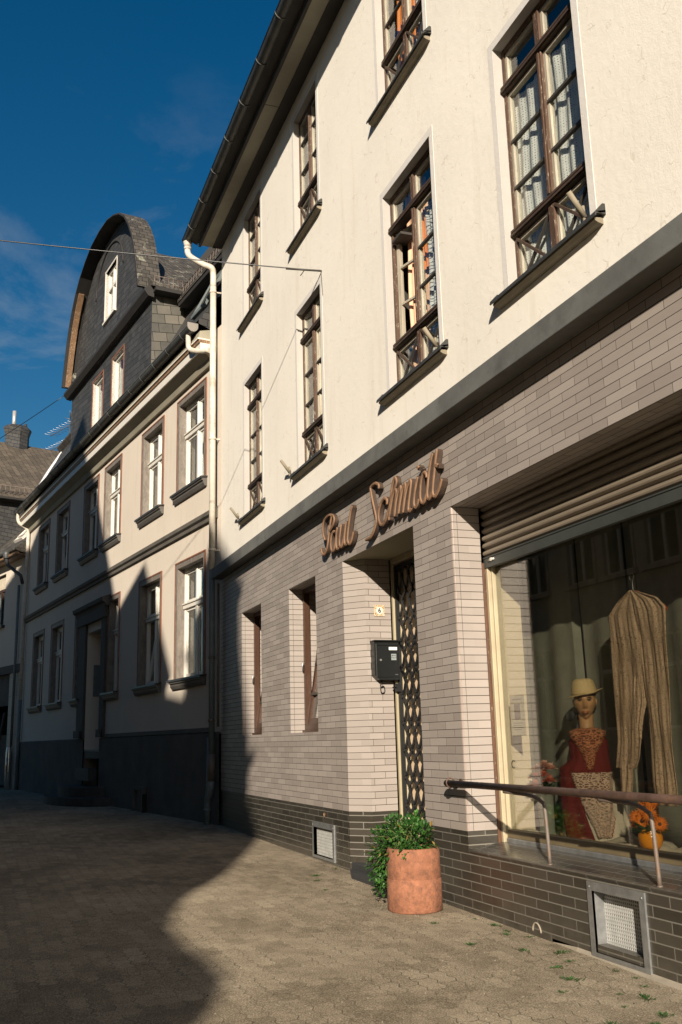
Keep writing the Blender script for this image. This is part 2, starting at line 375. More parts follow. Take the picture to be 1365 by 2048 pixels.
CREAM = (.775, .735, .655)
M = dict(
    cream=plaster('cream_render', CREAM, 1.0),
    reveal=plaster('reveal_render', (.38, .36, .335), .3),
    border=plaster('window_border_render', (.64, .615, .58), .3),
    beige=plaster('beige_render', (.545, .485, .41), .35, (.35, .3, .24)),
    tile=tile_mat('beige_split_tile', (.245, .210, .186), (.345, .302, .268), (.026, .021, .017), jointv=(.07, .056, .047), vj=.0026),
    tile_in=tile_mat('beige_return_tile', (.255, .222, .198), (.305, .268, .24), (.045, .032, .022), vertical=.05),
    tile_jamb=tile_mat('beige_jamb_tile', (.245, .212, .188), (.305, .268, .24), (.045, .032, .022), bw=.26, off=.45, jointv=(.05, .04, .032), vj=.0022),
    dtile=tile_mat('dark_glazed_tile', (.025, .0215, .016), (.048, .042, .033), (.15, .138, .115), v0=.41, rh=.063, hj=.008, vj=.004, rough=.32, spec=.6, splash=(.085, .075, .058)),
    dtile_sill=tile_mat('dark_sill_tile', (.035, .033, .028), (.058, .054, .046), (.15, .14, .12), v0=.02, rh=.075, bw=.303, hj=.004, vj=.002, rough=.22, spec=.8),
    ledge=plain('grey_ledge_paint', (.12, .122, .115), .75, .22, 2.2, .3, 40, .003, dirt=(.07, .07, .065)),
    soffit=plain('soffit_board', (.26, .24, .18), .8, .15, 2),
    soffit_dark=plain('dark_eave_board', (.035, .032, .028), .8, .2, 3),  # near-black boards next to the paler soffit strip
    door_soffit=plain('recess_ceiling_paint', (.30, .27, .18), .8, .08, 2),
    gutter=plain('weathered_zinc', (.06, .062, .06), .5, .3, 5, .2, 30, .003, metal=.3),
    pipe=plain('chipped_white_pipe', (.52, .48, .41), .6, .12, 5, .3, 25, .003, dirt=(.3, .24, .18)),
    pipe_grey=plain('old_grey_pipe', (.12, .14, .14), .6, .2, 5),
    sillm=plain('sill_metal', (.045, .046, .044), .45, .25, 6, .2, 30, .002, metal=.3),
    sill_wood=plain('sill_underside', (.20, .17, .12), .8, .2, 8),
    wood=wood_peel('peeling_brown_wood', amount=.58), wood2=wood_peel('brown_wood', (.055, .034, .022), amount=.70),
    brown_frame=plain('varnished_brown_frame', (.05, .021, .010), .4, .3, 6, .2, 40, .002, stretch=(20, 20, 2)),
    putty=wood_peel('old_cream_putty', (.31, .28, .22), (.16, .11, .07), .64),
    bar=plain('dark_glazing_bar', (.045, .04, .033), .6, .2, 6),
    white_frame=plain('white_window_paint', (.60, .57, .51), .45, .06, 4, .1, 30),
    surround=wood_peel('taupe_stone_surround', (.15, .13, .11), (.40, .33, .22), .63, (8, 8, 4)),
    oxide=wood_peel('oxide_red_edge', (.16, .065, .035), (.42, .32, .22), .63, (8, 8, 4)),
    bsill=plain('painted_window_sill', (.085, .078, .07), .6, .2, 5),
    plinth=plain('dark_rough_plinth', (.082, .077, .066), .9, .25, 2, .8, 35, .02),
    belt=plain('belt_course', (.10, .092, .078), .8, .2, 3),
    slate=slate_mat('wall_slate', (.026, .026, .026), (.055, .054, .052), .22, .13, .10),
    slate_side=slate_mat('cheek_slate', (.05, .05, .045), (.15, .135, .11), .3, .2, -.12),
    roof=slate_mat('weathered_roof_slate', (.035, .032, .028), (.085, .075, .062), .17, .105, moss=True),
    lead=plain('white_flashing', (.65, .65, .66), .5, .12, 8),
    verge=plain('dark_verge_board', (.02, .018, .017), .7, .2, 5),
    raw_wood=wood_peel('weathered_verge_wood', (.16, .09, .045), (.34, .26, .18), .55, (4, 4, 6)),
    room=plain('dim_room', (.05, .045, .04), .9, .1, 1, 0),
    glass=glass_mat('old_window_glass', (.93, .95, .94), 1.45, 1.0, .0, .12),
    shopglass=glass_mat('shop_pane_glass', (.80, .80, .76), 2.1, .95, 0, 0),
    net=lace_mat('net_curtain', (.88, .85, .79), 'net', .34, .25, 46),
    net2=lace_mat('flower_net_curtain', (.88, .86, .82), 'flower', .30, .25, 22),
    white_cloth=fabric('white_drape', (.50, .44, .34)), orange_cloth=fabric('striped_orange_curtain', (.75, .22, .05), (.85, .33, .12), 9),
    pink_cloth=fabric('salmon_curtain', (.72, .42, .27), (.80, .52, .36), 12),
    galv=plain('galvanised_steel', (.36, .37, .37), .42, .22, 14, .2, 60, .002, metal=.75, dirt=(.25, .24, .22)),
    galv_dark=plain('vent_shaft', (.02, .02, .02), .8, .1, 4, 0),
    letter=wood_peel('weathered_sign_wood', (.20, .115, .065), (.34, .23, .15), .64, (8, 8, 3)),
    letter_side=plain('sign_wood_shaded_side', (.05, .03, .02), .8, .3, 8, .3, 40, stretch=(6, 6, 2)),  # darker copy of the sign wood: side shading painted in to separate strokes
    black=plain('black_enamel', (.008, .009, .009), .35, .2, 6, .1, 60),
    iron=plain('blue_black_iron', (.006, .007, .008), .5, .3, 12, .3, 80, .002),
    rust=plain('rusty_painted_steel', (.075, .045, .034), .55, .45, 9, .5, 50, .003, metal=.15, dirt=(.14, .075, .045), dirt_s=4),
    rust_pale=plain('weathered_post_steel', (.13, .105, .088), .55, .2, 9, .3, 50, .003, metal=.2, dirt=(.15, .085, .05), dirt_s=3),
    rust_edge=wood_peel('rusting_shutter_rail', (.075, .032, .014), (.26, .21, .15), .58, (10, 10, 2)),
    cream_paint=plain('cream_frame_paint', (.34, .29, .19), .45, .12, 5, .2, 40),
    olive=plain('olive_frame_paint', (.13, .10, .055), .55, .2, 5),
    shutter=plain('brown_roller_slat', (.165, .135, .10), .45, .2, 3, .15, 50, stretch=(1, 8, 8)),
    shutter_rail=plain('shutter_end_rail', (.038, .042, .038), .5, .2, 5),
    panel=plain('cream_door_panel', (.66, .5, .33), .5, .06, 3, .08, 40),
    curtain=fabric('dark_olive_curtain', (.25, .25, .20)),
    terra=plain('mottled_flue_clay', (.24, .098, .052), .9, .32, 16, .8, 50, .008, dirt=(.10, .05, .032), dirt_s=5),
    soil=plain('soil', (.03, .02, .014), .95, .3, 20, .8, 60, .01),
    concrete=plain('footing_concrete', (.27, .235, .18), .9, .2, 6, .5, 50, .006),
    step=plain('dark_stone_step', (.03, .03, .03), .7, .2, 6),
)
# ------------------------------------------------------------------ street
GP = [(-250, .3), (-40, .14), (-24, .105), (-15, .07), (-11.4, .03), (-7.4, .004), (-4.5, -.032), (0, -.08), (250, -.3)]
def gz(x, y=0):
    for (a, za), (b, zb) in zip(GP, GP[1:]):
        if x <= b: return za+(zb-za)*max(0, min(1, (x-a)/(b-a)))
    return GP[-1][1]
def paver_mat():
    m, n, l, b = new_mat('interlocking_pavers')
    o = coords(n, l, 'Object'); s = N(n, 'SeparateXYZ'); l.new(o, s.inputs[0])
    def tri(x, per, amp):   # triangle wave
        f = math_(n, l, 'FRACT', math_(n, l, 'DIVIDE', x, per)); return math_(n, l, 'MULTIPLY', math_(n, l, 'SUBTRACT', math_(n, l, 'ABSOLUTE', math_(n, l, 'SUBTRACT', f, .5)), .25), amp*4)
    wob = noise(n, l, o, 1.3, 3); wb = math_(n, l, 'MULTIPLY', math_(n, l, 'SUBTRACT', wob.outputs[0], .5), .05)
    wob2 = noise(n, l, o, 30, 3); wb2 = math_(n, l, 'MULTIPLY', math_(n, l, 'SUBTRACT', wob2.outputs[0], .5), .012)
    x = math_(n, l, 'ADD', math_(n, l, 'ADD', s.outputs['X'], tri(math_(n, l, 'ADD', s.outputs['Y'], 60.0), .112, .012)), wb)
    y = math_(n, l, 'ADD', math_(n, l, 'ADD', s.outputs['Y'], tri(math_(n, l, 'ADD', s.outputs['X'], 300.0), .1125, .012)), wb2)
    cb = N(n, 'CombineXYZ'); l.new(math_(n, l, 'ADD', x, 300.0), cb.inputs[0]); l.new(math_(n, l, 'ADD', y, 60.0), cb.inputs[1])
    br = N(n, 'TexBrick'); l.new(cb.outputs[0], br.inputs['Vector']); br.inputs['Scale'].default_value = 1
    br.inputs['Brick Width'].default_value = .225; br.inputs['Row Height'].default_value = .112; br.inputs['Mortar Size'].default_value = .0035; br.inputs['Mortar Smooth'].default_value = .35
    br.inputs['Color1'].default_value = (0, 0, 0, 1); br.inputs['Color2'].default_value = (1, 1, 1, 1); br.inputs['Mortar'].default_value = (.5, .5, .5, 1)
    big = noise(n, l, o, .55, 8, .6); mid = noise(n, l, o, 6, 8, .7); fine = noise(n, l, o, 120, 5, .8)
    f = math_(n, l, 'ADD', math_(n, l, 'MULTIPLY', br.outputs['Color'], .04), math_(n, l, 'MULTIPLY', big.outputs[0], .22))
    f = math_(n, l, 'ADD', f, math_(n, l, 'MULTIPLY', mid.outputs[0], .13)); f = math_(n, l, 'ADD', f, math_(n, l, 'MULTIPLY', fine.outputs[0], .61))
    c = ramp(n, l, f, [(.42, (.075, .057, .036)), (.5, (.235, .190, .130)), (.585, (.44, .37, .265))])
    # joints: partly filled with silt, so they come and go
    jm = noise(n, l, o, 2.2, 6, .7)
    jf = math_(n, l, 'MULTIPLY', br.outputs['Fac'], ramp(n, l, jm.outputs[0], [(.43, (.03, .03, .03)), (.63, (.85, .85, .85))]))
    c = mixc(n, l, jf, c, (.05, .038, .024))
    sp = N(n, 'TexVoronoi'); sp.inputs['Scale'].default_value = 55; l.new(o, sp.inputs['Vector'])
    c = mixc(n, l, math_(n, l, 'MULTIPLY', math_(n, l, 'LESS_THAN', sp.outputs['Distance'], .17), .45), c, (.06, .05, .035))
    l.new(c, b.inputs['Base Color']); b.inputs['Roughness'].default_value = .85; b.inputs['Specular IOR Level'].default_value = .3
    h = math_(n, l, 'ADD', math_(n, l, 'MULTIPLY', fine.outputs[0], .55), math_(n, l, 'MULTIPLY', br.outputs['Color'], .25))
    h = math_(n, l, 'SUBTRACT', math_(n, l, 'ADD', h, math_(n, l, 'MULTIPLY', mid.outputs[0], .5)), math_(n, l, 'MULTIPLY', jf, 1.2))
    l.new(bump(n, l, h, .75, .008), b.inputs['Normal'])
    return m
g = MB()
xs = [-250, -120, -60]+[-40+i*2 for i in range(10)]+[-20+i*.5 for i in range(56)]+[8+i*4 for i in range(6)]+[60, 120, 250]
ys = [-250, -120, -60, -30, -16, -12]+[-10+.5*i for i in range(21)]+[2, 4, 10, 30, 60, 120, 250]
def gnd(u, v):
    x = xs[round(u*(len(xs)-1))]; y = ys[round(v*(len(ys)-1))]
    z = gz(x)
    if -20 < x < 8 and -10 < y < -.2: z += .012*math.sin(x*1.3+y*.7)*math.sin(y*1.1+.4)
    return (x, y, z)
g.grid(gnd, len(xs)-1, len(ys)-1)
street = g.build('street', paver_mat()); street['kind'] = 'structure'

m_sin = math.sin
# ------------------------------------------------------------------ generic wall
def wall(mb, x0, x1, z0, z1, y, holes, thick, m=0, mr=1, back=True):
    X = sorted({x0, x1}|{h[0] for h in holes}|{h[1] for h in holes}); Z = sorted({z0, z1}|{h[2] for h in holes}|{h[3] for h in holes})
    X = [a for a in X if x0 <= a <= x1]; Z = [a for a in Z if z0 <= a <= z1]
    for xa, xb in zip(X, X[1:]):
        for za, zb in zip(Z, Z[1:]):
            cx, cz = (xa+xb)/2, (za+zb)/2
            if any(h[0] < cx < h[1] and h[2] < cz < h[3] for h in holes): continue
            mb.face([(xa, y, za), (xb, y, za), (xb, y, zb), (xa, y, zb)], m)
            if back: mb.face([(xa, y+thick, za), (xa, y+thick, zb), (xb, y+thick, zb), (xb, y+thick, za)], m)
    for h in holes:
        a, b, c, d = h[:4]; e = y+thick
        if len(h) > 4: continue
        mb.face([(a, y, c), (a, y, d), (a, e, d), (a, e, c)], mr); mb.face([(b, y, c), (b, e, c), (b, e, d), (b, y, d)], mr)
        mb.face([(a, y, d), (b, y, d), (b, e, d), (a, e, d)], mr); mb.face([(a, y, c), (a, e, c), (b, e, c), (b, y, c)], mr)

# ================================================================== HOUSE A (tiled shop house)
XL = -14.85; XR = 2.5; EZ = 9.5
A = tag(empty('shop_house', (-6.0, 0, 0)), 'large cream rendered house with beige tiled ground floor, shop window and peeling brown casements', 'house')
def Ab(mb, name, mats, parent=None, **kw):
    """mesh given in world coordinates; parented to the house"""
    o = mb.build(name, mats, A, loc=(6.0, 0, 0), **kw); return o
def sub(mb, name, mats, parent, **kw): return mb.build(name, mats, parent, **kw)

row1 = [(-5.715, -4.68), (-7.953, -6.875), (-10.785, -9.875), (-13.375, -12.425)]
R1Z = (4.40, 6.48); R2Z = (7.42, 9.22)
bd = .07
holes = [(a, b, *R1Z) for a, b in row1]+[(a, b, *R2Z) for a, b in row1]
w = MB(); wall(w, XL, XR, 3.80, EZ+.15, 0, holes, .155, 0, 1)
w.face([(XL, 0, 3.8), (XL, 0, EZ), (XL, 9, EZ), (XL, 9, 3.8)], 0); w.face([(XR, 0, -.3), (XR, 9, -.3), (XR, 9, EZ), (XR, 0, EZ)], 0)
w.face([(XL, 9, -.3), (XL, 9, EZ), (XR, 9, EZ), (XR, 9, -.3)], 0)
w.face([(XL, 0, EZ), (XL, 4.5, EZ+3.6), (XL, 9, EZ)], 0); w.face([(XR, 0, EZ), (XR, 9, EZ), (XR, 4.5, EZ+3.6)], 0)
w.face([(XL, .32, 3.8), (XR, .32, 3.8), (XR, 9, 3.8), (XL, 9, 3.8)], 0)       # first floor slab
upper = Ab(w, 'upper_wall', [M['cream'], M['reveal']])

# windows ------------------------------------------------------------
def bar_v(mb, x, z0, z1, w_, y0, y1, m=0): mb.box(x-w_/2, x+w_/2, y0, y1, z0, z1, m)
def bar_h(mb, z, x0, x1, h_, y0, y1, m=0): mb.box(x0, x1, y0, y1, z-h_/2, z+h_/2, m)
def curtain_strip(x0, x1, z0, z1, y, amp=.02, n=9, ph=0, scallop=0):
    c = MB()
    def f(u, v):
        z = z0+(z1-z0)*v
        if scallop and v == 0: z += scallop*abs(math.sin(u*math.pi*5))
        return (x0+(x1-x0)*u, y+amp*math.sin(u*n*6.28+ph)+.008*math.sin(v*9+ph), z)
    c.grid(f, 40, 10); return c
def win_A(x0, x1, z0, z1, row, style, seed):
    W = x1-x0; H = z1-z0; rnd = random.Random(seed); c = W/2
    low = .50 if row == 1 else .60
    top = 1.72 if row == 1 else None
    f = MB(); yf = .075
    # outer brown frame
    f.box(0, .034, yf, yf+.07, 0, H); f.box(W-.034, W, yf, yf+.07, 0, H); f.box(.034, W-.034, yf, yf+.07, H-.04, H); f.box(.034, W-.034, yf, yf+.07, 0, .05)
    fr = Ab(f, 'window', [M['wood']]); fr.location = (x0+6.0, 0, z0)
    # flat plaster band round the opening, 2.5 mm proud
    b_ = MB(); y0, y1 = -.0025, .001
    P4 = [(-bd, 0), (-bd, H+bd), (W+bd, H+bd), (W+bd, 0), (W, 0), (W, H), (0, H), (0, 0)]
    b_.prism(P4, 'y', y0, y1); sub(b_, 'plaster_band', [M['border']], fr)
    # heavy moulded transoms
    def transom(z, h=.064):
        t = MB()
        t.box(0.002, W-.002, yf-.022, yf+.06, z-h/2, z+h/2); t.box(0.004, W-.004, yf-.034, yf-.022, z-h/2+.010, z-h/2+.028); t.box(0.004, W-.004, yf-.030, yf-.022, z+h/2-.024, z+h/2-.006)
        sub(t, 'transom', [M['wood2']], fr)
    transom(low)
    if top: transom(top)
    # mullions
    m = MB(); zt = top-.045 if top else H-.05
    m.box(c-.032, c+.032, yf-.012, yf+.06, .05, low-.045); m.box(c-.028, c+.028, yf-.014, yf+.06, low+.045, zt); m.box(c-.010, c+.010, yf-.024, yf-.014, low+.045, zt)
    if top: m.box(c-.03, c+.03, yf-.012, yf+.06, top+.045, H-.05)
    sub(m, 'mullion', [M['wood']], fr)
    # inner cream putty frames of each light
    p = MB(); gl = MB(); lights = []
    for s in (0, 1):
        xa, xb = (.034, c-.028) if s == 0 else (c+.028, W-.034)
        lights += [(xa, xb, .05, low-.043, 'x', s), (xa, xb, low+.043, zt, 'b', s)]
        if top: lights.append((xa, xb, top+.043, H-.05, 't', s))
    bars = MB()
    for (xa, xb, za, zb, k, s) in lights:
        if style == 'orange' and row == 1 and k == 'b' and s == 0: continue
        q = .026
        p.box(xa, xa+q, yf+.012, yf+.05, za, zb); p.box(xb-q, xb, yf+.012, yf+.05, za, zb); p.box(xa+q, xb-q, yf+.012, yf+.05, zb-q, zb); p.box(xa+q, xb-q, yf+.012, yf+.05, za, za+q)
        gl.box(xa+q, xb-q, yf+.03, yf+.034, za+q, zb-q)
        if k == 'b':
            for zz in ((.865, 1.255) if row == 1 else (1.02, 1.44)):
                g1 = MB(); g1.box(xa+.01, xb-.01, yf+.004, yf+.034, zz-.011, zz+.011); sub(g1, 'glazing_bar', [M['bar']], fr)
                continue; bars.box(xa+.01, xb-.01, yf+.004, yf+.034, zz-.011, zz+.011)
        if k == 'x':
            bars = MB(); bars.obox((xa+.01, yf+.012, za+.01), (xb-.01, yf+.012, zb-.01), .02, .02, (0, 1, 0)); bars.obox((xa+.01, yf-.002, zb-.01), (xb-.01, yf-.002, za+.01), .02, .02, (0, 1, 0), 1); sub(bars, 'diagonal_bars', [M['bar'], M['wood2']], fr)
    sub(p, 'sash', [M['putty']], fr); sub(gl, 'pane', [M['glass']], fr)
    if style == 'orange' and row == 1:      # left sash swung inwards
        o = MB(); zh = zt-(low+.043); ww = c-.038-.045
        o.box(0, .04, 0, .04, 0, zh); o.box(ww-.04, ww, 0, .04, 0, zh); o.box(.04, ww-.04, 0, .04, 0, .05); o.box(.04, ww-.04, 0, .04, zh-.04, zh)
        for zz in (.38, .76): o.box(.04, ww-.04, .004, .03, zz-.011, zz+.011)
        sub(o, 'open_sash', [M['putty']], fr, loc=(.05, yf+.03, low+.043), rz=R(14))
        hb = MB(); hb.box(.06, .28, .05, .2, top-.16, top-.135); sub(hb, 'stay', [M['bar']], fr)
    # sill: sheet metal over a mouldered board
    s = MB(); e = .155
    s.prism([(-.078, .012), (-.084, -.014), (-.074, -.016), (-.07, .0), (.075, .035), (.075, .05)], 'x', -e, W+e)
    s.prism([(-.066, -.012), (-.066, -.028), (-.04, -.042), (.002, -.050), (.002, -.005)], 'x', -e+.02, W+e-.03, 1)
    for xx in (-e, W+e-.012): s.prism([(-.078, .012), (-.02, .075), (.0, .075), (.0, 0)], 'x', xx, xx+.012, 0)
    so = sub(s, 'sill', [M['sillm'], M['sill_wood']], fr)
    # curtains
    yc = .175
    if style == 'lace':
        for s_ in (0, 1):
            xa = .02 if s_ == 0 else c+.01
            cc = curtain_strip(xa, xa+c*.93, .06, top-.08 if top else H-.35, yc-.03, .010, 4, s_, .0); sub(cc, 'net_curtain', [M['net']], fr)
            cc = curtain_strip(xa, xa+c*.92, .06, (top-.05 if top else H-.3), yc+.12, .02, 3, s_+1); sub(cc, 'inner_curtain', [M['net2']], fr)
    elif style == 'orange':
        cc = curtain_strip(.05, c-.02, .25 if row == 1 else .05, H-.02, yc+.04, .02, 5, 1); sub(cc, 'striped_curtain', [M['orange_cloth'] if row == 2 else M['pink_cloth']], fr)
        if row == 1:
            cc = curtain_strip(.30, c+.06, H-1.0, H-.42, yc-.01, .01, 5, 1); sub(cc, 'orange_curtain', [M['orange_cloth']], fr)
        cc = curtain_strip(c+.03, W-.04, .06, (top-.05 if top else H-.45), yc, .012, 5, 2, .05); sub(cc, 'net_curtain', [M['net2']], fr)
    elif style == 'white':
        cc = curtain_strip(.05, c-.03, .06, (top-.02 if top else H-.3), yc, .015, 3, 1); sub(cc, 'net_curtain', [M['net2']], fr)
        cc = curtain_strip(c+.02, W-.05, .06, H-.3, yc-.06, .02, 4, 0); sub(cc, 'white_curtain', [M['white_cloth']], fr)
    else:
        cc = curtain_strip(.02, W-.02, .06, H*.80, yc, .015, 6, 1); sub(cc, 'net_curtain', [M['net2']], fr)
    # little flag holder on the right of the sill
    if row == 1:
        fh = MB(); xx = W-.05 if style in ('lace', 'orange') else -.28
        y_ = .0 if xx > 0 else -.02
        fh.tube([(xx, y_-.01, .02), (xx, y_-.015, .17)], .012, 8); fh.tube([(xx, y_-.005, .09), (xx+.02, y_-.13, .24)], .019, 8)
        sub(fh, 'flag_holder', [M['sill_wood']], fr)
    return fr
styles1 = ['lace', 'orange', 'white', 'net']; styles2 = ['lace', 'orange', 'net', 'net']
for i, (a, c_) in enumerate(row1):
    win_A(a, c_, *R1Z, 1, styles1[i], i)
    win_A(a, c_, *R2Z, 2, styles2[i], i+10)
# dim rooms behind: one partition and floor so that no daylight leaks through
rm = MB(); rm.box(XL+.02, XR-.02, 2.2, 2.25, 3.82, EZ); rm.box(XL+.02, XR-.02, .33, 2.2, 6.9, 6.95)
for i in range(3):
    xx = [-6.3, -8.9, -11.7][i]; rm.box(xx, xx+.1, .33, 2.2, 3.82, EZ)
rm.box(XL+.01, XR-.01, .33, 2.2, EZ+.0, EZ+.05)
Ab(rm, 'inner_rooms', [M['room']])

# ledge --------------------------------------------------------------
l_ = MB(); l_.box(XL, XR, -.16, .001, 3.762, 3.926, 0, '')
lo_ = Ab(l_, 'string_ledge', [M['ledge']], bevel=.006)

# tiled ground floor ---------------------------------------------------
DX0, DX1 = -9.37, -7.58; SX = -6.84
gw = [(-13.566, -12.535, 1.354, 3.07), (-11.271, -10.256, 1.354, 3.07)]
SXR = -.9
th = [(a, b, c, d) for a, b, c, d in gw]+[(DX0, DX1, -.1, 3.074, 1), (SX-.018, SXR, .30, 3.074, 1)]
w = MB(); wall(w, XL, XR, .57, 3.80, 0, th, .36, 0, 1)
w.face([(XL, 0, .57), (XL, 0, 3.8), (XL, 9, 3.8), (XL, 9, .57)], 0)
# door recess: splayed then straight left jamb, plain right jamb
a0, a1, a2 = (DX0, 0), (-9.17, .166), (-9.17, .44)
w.face([(a0[0], a0[1], .57), (a1[0], a1[1], .57), (a1[0], a1[1], 3.074), (a0[0], a0[1], 3.074)], 1)
w.face([(a1[0], a1[1], .57), (a2[0], a2[1], .57), (a2[0], a2[1], 3.074), (a1[0], a1[1], 3.074)], 2)
w.face([(DX1, 0, .57), (DX1, 0, 3.074), (DX1, .44, 3.074), (DX1, .44, .57)], 1)
# shop jambs
w.face([(SX, .018, .57), (SX, .25, .57), (SX, .25, 3.074), (SX, .018, 3.074)], 1)
arc = [(SX-.018+.018*math.sin(k*math.pi/12), .018-.018*math.cos(k*math.pi/12)) for k in range(7)]
for p_, q_ in zip(arc, arc[1:]): w.face([(p_[0], p_[1], .57), (q_[0], q_[1], .57), (q_[0], q_[1], 3.074), (p_[0], p_[1], 3.074)], 4, True)
w.face([(SXR, 0, .57), (SXR, 0, 3.074), (SXR, .3, 3.074), (SXR, .3, .57)], 1)
w.face([(SX, 0, 3.074), (SXR, 0, 3.074), (SXR, .42, 3.074), (SX, .42, 3.074)], 3)
tw = Ab(w, 'tiled_wall', [M['tile'], M['tile_in'], M['tile_jamb'], M['tile'], tile_mat('corner_tile', (.22, .18, .155), (.30, .25, .22), (.03, .024, .02), bw=5, rough=.22)])
w = MB(); w.face([(DX0, 0, 3.074), (DX1, 0, 3.074), (DX1, .9, 3.074), (DX0, .9, 3.074)], 0); w.box(DX0-.05, DX1+.05, .9, .95, 0, 3.1)
Ab(w, 'recess_ceiling', [M['door_soffit']])
# rounded corner trims in the same tile on the pier
# dark tiled plinth
w = MB()
wall(w, XL, DX0, -.3, .57, 0, [(-10.45, -9.855, .0725, .357)], .06, 0, 0, back=False)
w.face([(XL, 0, -.3), (XL, 0, .57), (XL, 9, .57), (XL, 9, -.3)], 0)
w.face([(DX0, 0, -.3), (a1[0], a1[1], -.3), (a1[0], a1[1], .57), (DX0, 0, .57)], 0)
w.face([(a1[0], a1[1], -.3), (a2[0], a2[1], -.3), (a2[0], a2[1], .57), (a1[0], a1[1], .57)], 0)
w.face([(DX1, 0, -.3), (SX, 0, -.3), (SX, 0, .57), (DX1, 0, .57)], 0)
w.face([(DX1, 0, -.3), (DX1, 0, .57), (DX1, .44, .57), (DX1, .44, -.3)], 0)
V1 = (-5.265, -4.80, .055, .365)     # clear opening of the near vent
wall(w, SX, XR, -.3, .42, 0, [V1], .12, 0, 0, back=False)
w.face([(SX, 0, .42), (SX, .25, .46), (SX, .25, .57), (SX, 0, .57)], 0)
# nose and sloping sill of the shop window
import math as _m
prof = [(0, .42), (-.006, .428), (-.006, .437), (.004, .444), (.02, .446)]
for (p, q) in zip(prof, prof[1:]): w.face([(SX, p[0], p[1]), (XR, p[0], p[1]), (XR, q[0], q[1]), (SX, q[0], q[1])], 0, True)
w.face([(SX, .02, .446), (XR, .02, .446), (XR, .34, .492), (SX, .34, .492)], 1)
Ab(w, 'dark_tiled_plinth', [M['dtile'], M['dtile_sill']])
# concrete footing and door step
w = MB()
for k in range(30):
    xa = -5.75+k*.28; xb = xa+.28; e0 = (.03+.012*m_sin(xa*9))*min(1, k/3) ; e1 = (.03+.012*m_sin(xb*9))*min(1, (k+1)/3)
    w.face([(xa, -e0, gz(xa)+.002), (xb, -e1, gz(xb)+.002), (xb, 0, gz(xb)+.022), (xa, 0, gz(xa)+.022)], 0, True); w.face([(xa, -e0, gz(xa)-.05), (xb, -e1, gz(xb)-.05), (xb, -e1, gz(xb)+.002), (xa, -e0, gz(xa)+.002)], 0, True)
fo = Ab(w, 'footing', [M['concrete']])
w = MB(); w.box(DX0+.02, DX1-.02, .0, .9, -.2, .10); w.prism([(-9.37, -.005), (-8.9, -.17), (-7.58, -.17), (-7.58, -.005)], 'z', -.2, .04)
Ab(w, 'door_step', [M['step']], bevel=.008)

# ground-floor tilted windows -------------------------------------------
for i, (a, b, c, d) in enumerate(gw):
    W = b-a; H = d-c; yf = .175
    f = MB(); f.box(0, .055, yf, yf+.07, 0, H); f.box(W-.055, W, yf, yf+.07, 0, H); f.box(.055, W-.055, yf, yf+.07, H-.055, H); f.box(.055, W-.055, yf, yf+.07, .03, .10); f.box(0, W, yf-.03, yf+.07, 0, .03)
    fr = Ab(f, 'ground_window', [M['brown_frame']]); fr.location = (a+6.0, 0, c)
    s = MB(); ww = W-.1; hh = H-.16
    s.box(0, .065, 0, .05, 0, hh); s.box(ww-.065, ww, 0, .05, 0, hh); s.box(.065, ww-.065, 0, .05, 0, .075); s.box(.065, ww-.065, 0, .05, hh-.065, hh)
    for zz in (.36, .72, 1.08): s.box(.03, ww-.03, -.012, .03, zz-.014, zz+.014, 1)
    so = sub(s, 'tilted_sash', [M['brown_frame'], M['bar']], fr); so.location = (.05, yf+.02, .09); so.rotation_euler = (R(-8.5), 0, 0)
    gp = MB(); gp.box(.06, ww-.06, .022, .026, .07, hh-.06); go = sub(gp, 'pane', [M['glass']], fr); go.location = so.location; go.rotation_euler = so.rotation_euler
    hd = MB(); hd.tube([(.03, -.004, .62), (.03, -.03, .62), (.03, -.03, .52)], .008, 8); ho = sub(hd, 'handle', [M['galv']], fr); ho.location = (.02, yf, .2)
    rw = MB(); rw.box(-.1, W+.1, .62, .66, -.1, H+.1); rw.box(-.14, -.10, .36, .62, -.1, H+.1); rw.box(W+.1, W+.14, .36, .62, -.1, H+.1); rw.box(-.1, W+.1, .36, .62, H+.1, H+.14); rw.box(-.1, W+.1, .36, .62, -.14, -.1)
    sub(rw, 'inner_blind', [M['panel']], fr)

# front door: cream panel behind an ornamental folding grille ---------------
dr = MB(); dr.box(a1[0]+.05, DX1-.05, .58, .62, .10, 3.06); dr.box(-8.42, -8.36, .57, .58, .10, 3.06)
door = Ab(dr, 'front_door', [M['panel']])
fr = MB(); fr.box(a1[0], a1[0]+.03, .455, .63, .10, 3.07); fr.box(DX1-.05, DX1, .442, .63, .10, 3.07); fr.box(a1[0]+.03, DX1-.05, .442, .63, 3.02, 3.07)
sub(fr, 'door_frame', [M['cream_paint']], door)
gr = MB(); gx0, gx1, gz0, gz1, gy = a1[0]+.065, DX1-.065, .12, 3.0, .50
for xx in (gx0-.028, gx1): gr.box(xx-.02, xx+.02, gy-.022, gy+.018, gz0, gz1)
gr.box(gx0+.02, gx1-.02, gy-.02, gy+.016, gz0, gz0+.035); gr.box(gx0+.02, gx1-.02, gy-.02, gy+.016, gz1-.035, gz1)
cw, ch = .165, .262; nx = int((gx1-gx0)/cw)
def ogee(t):  # 0..1 -> 0..1..0 with lingering shoulders
    a = .5-.5*math.cos(2*math.pi*t); return a+.16*math.sin(4*math.pi*t)
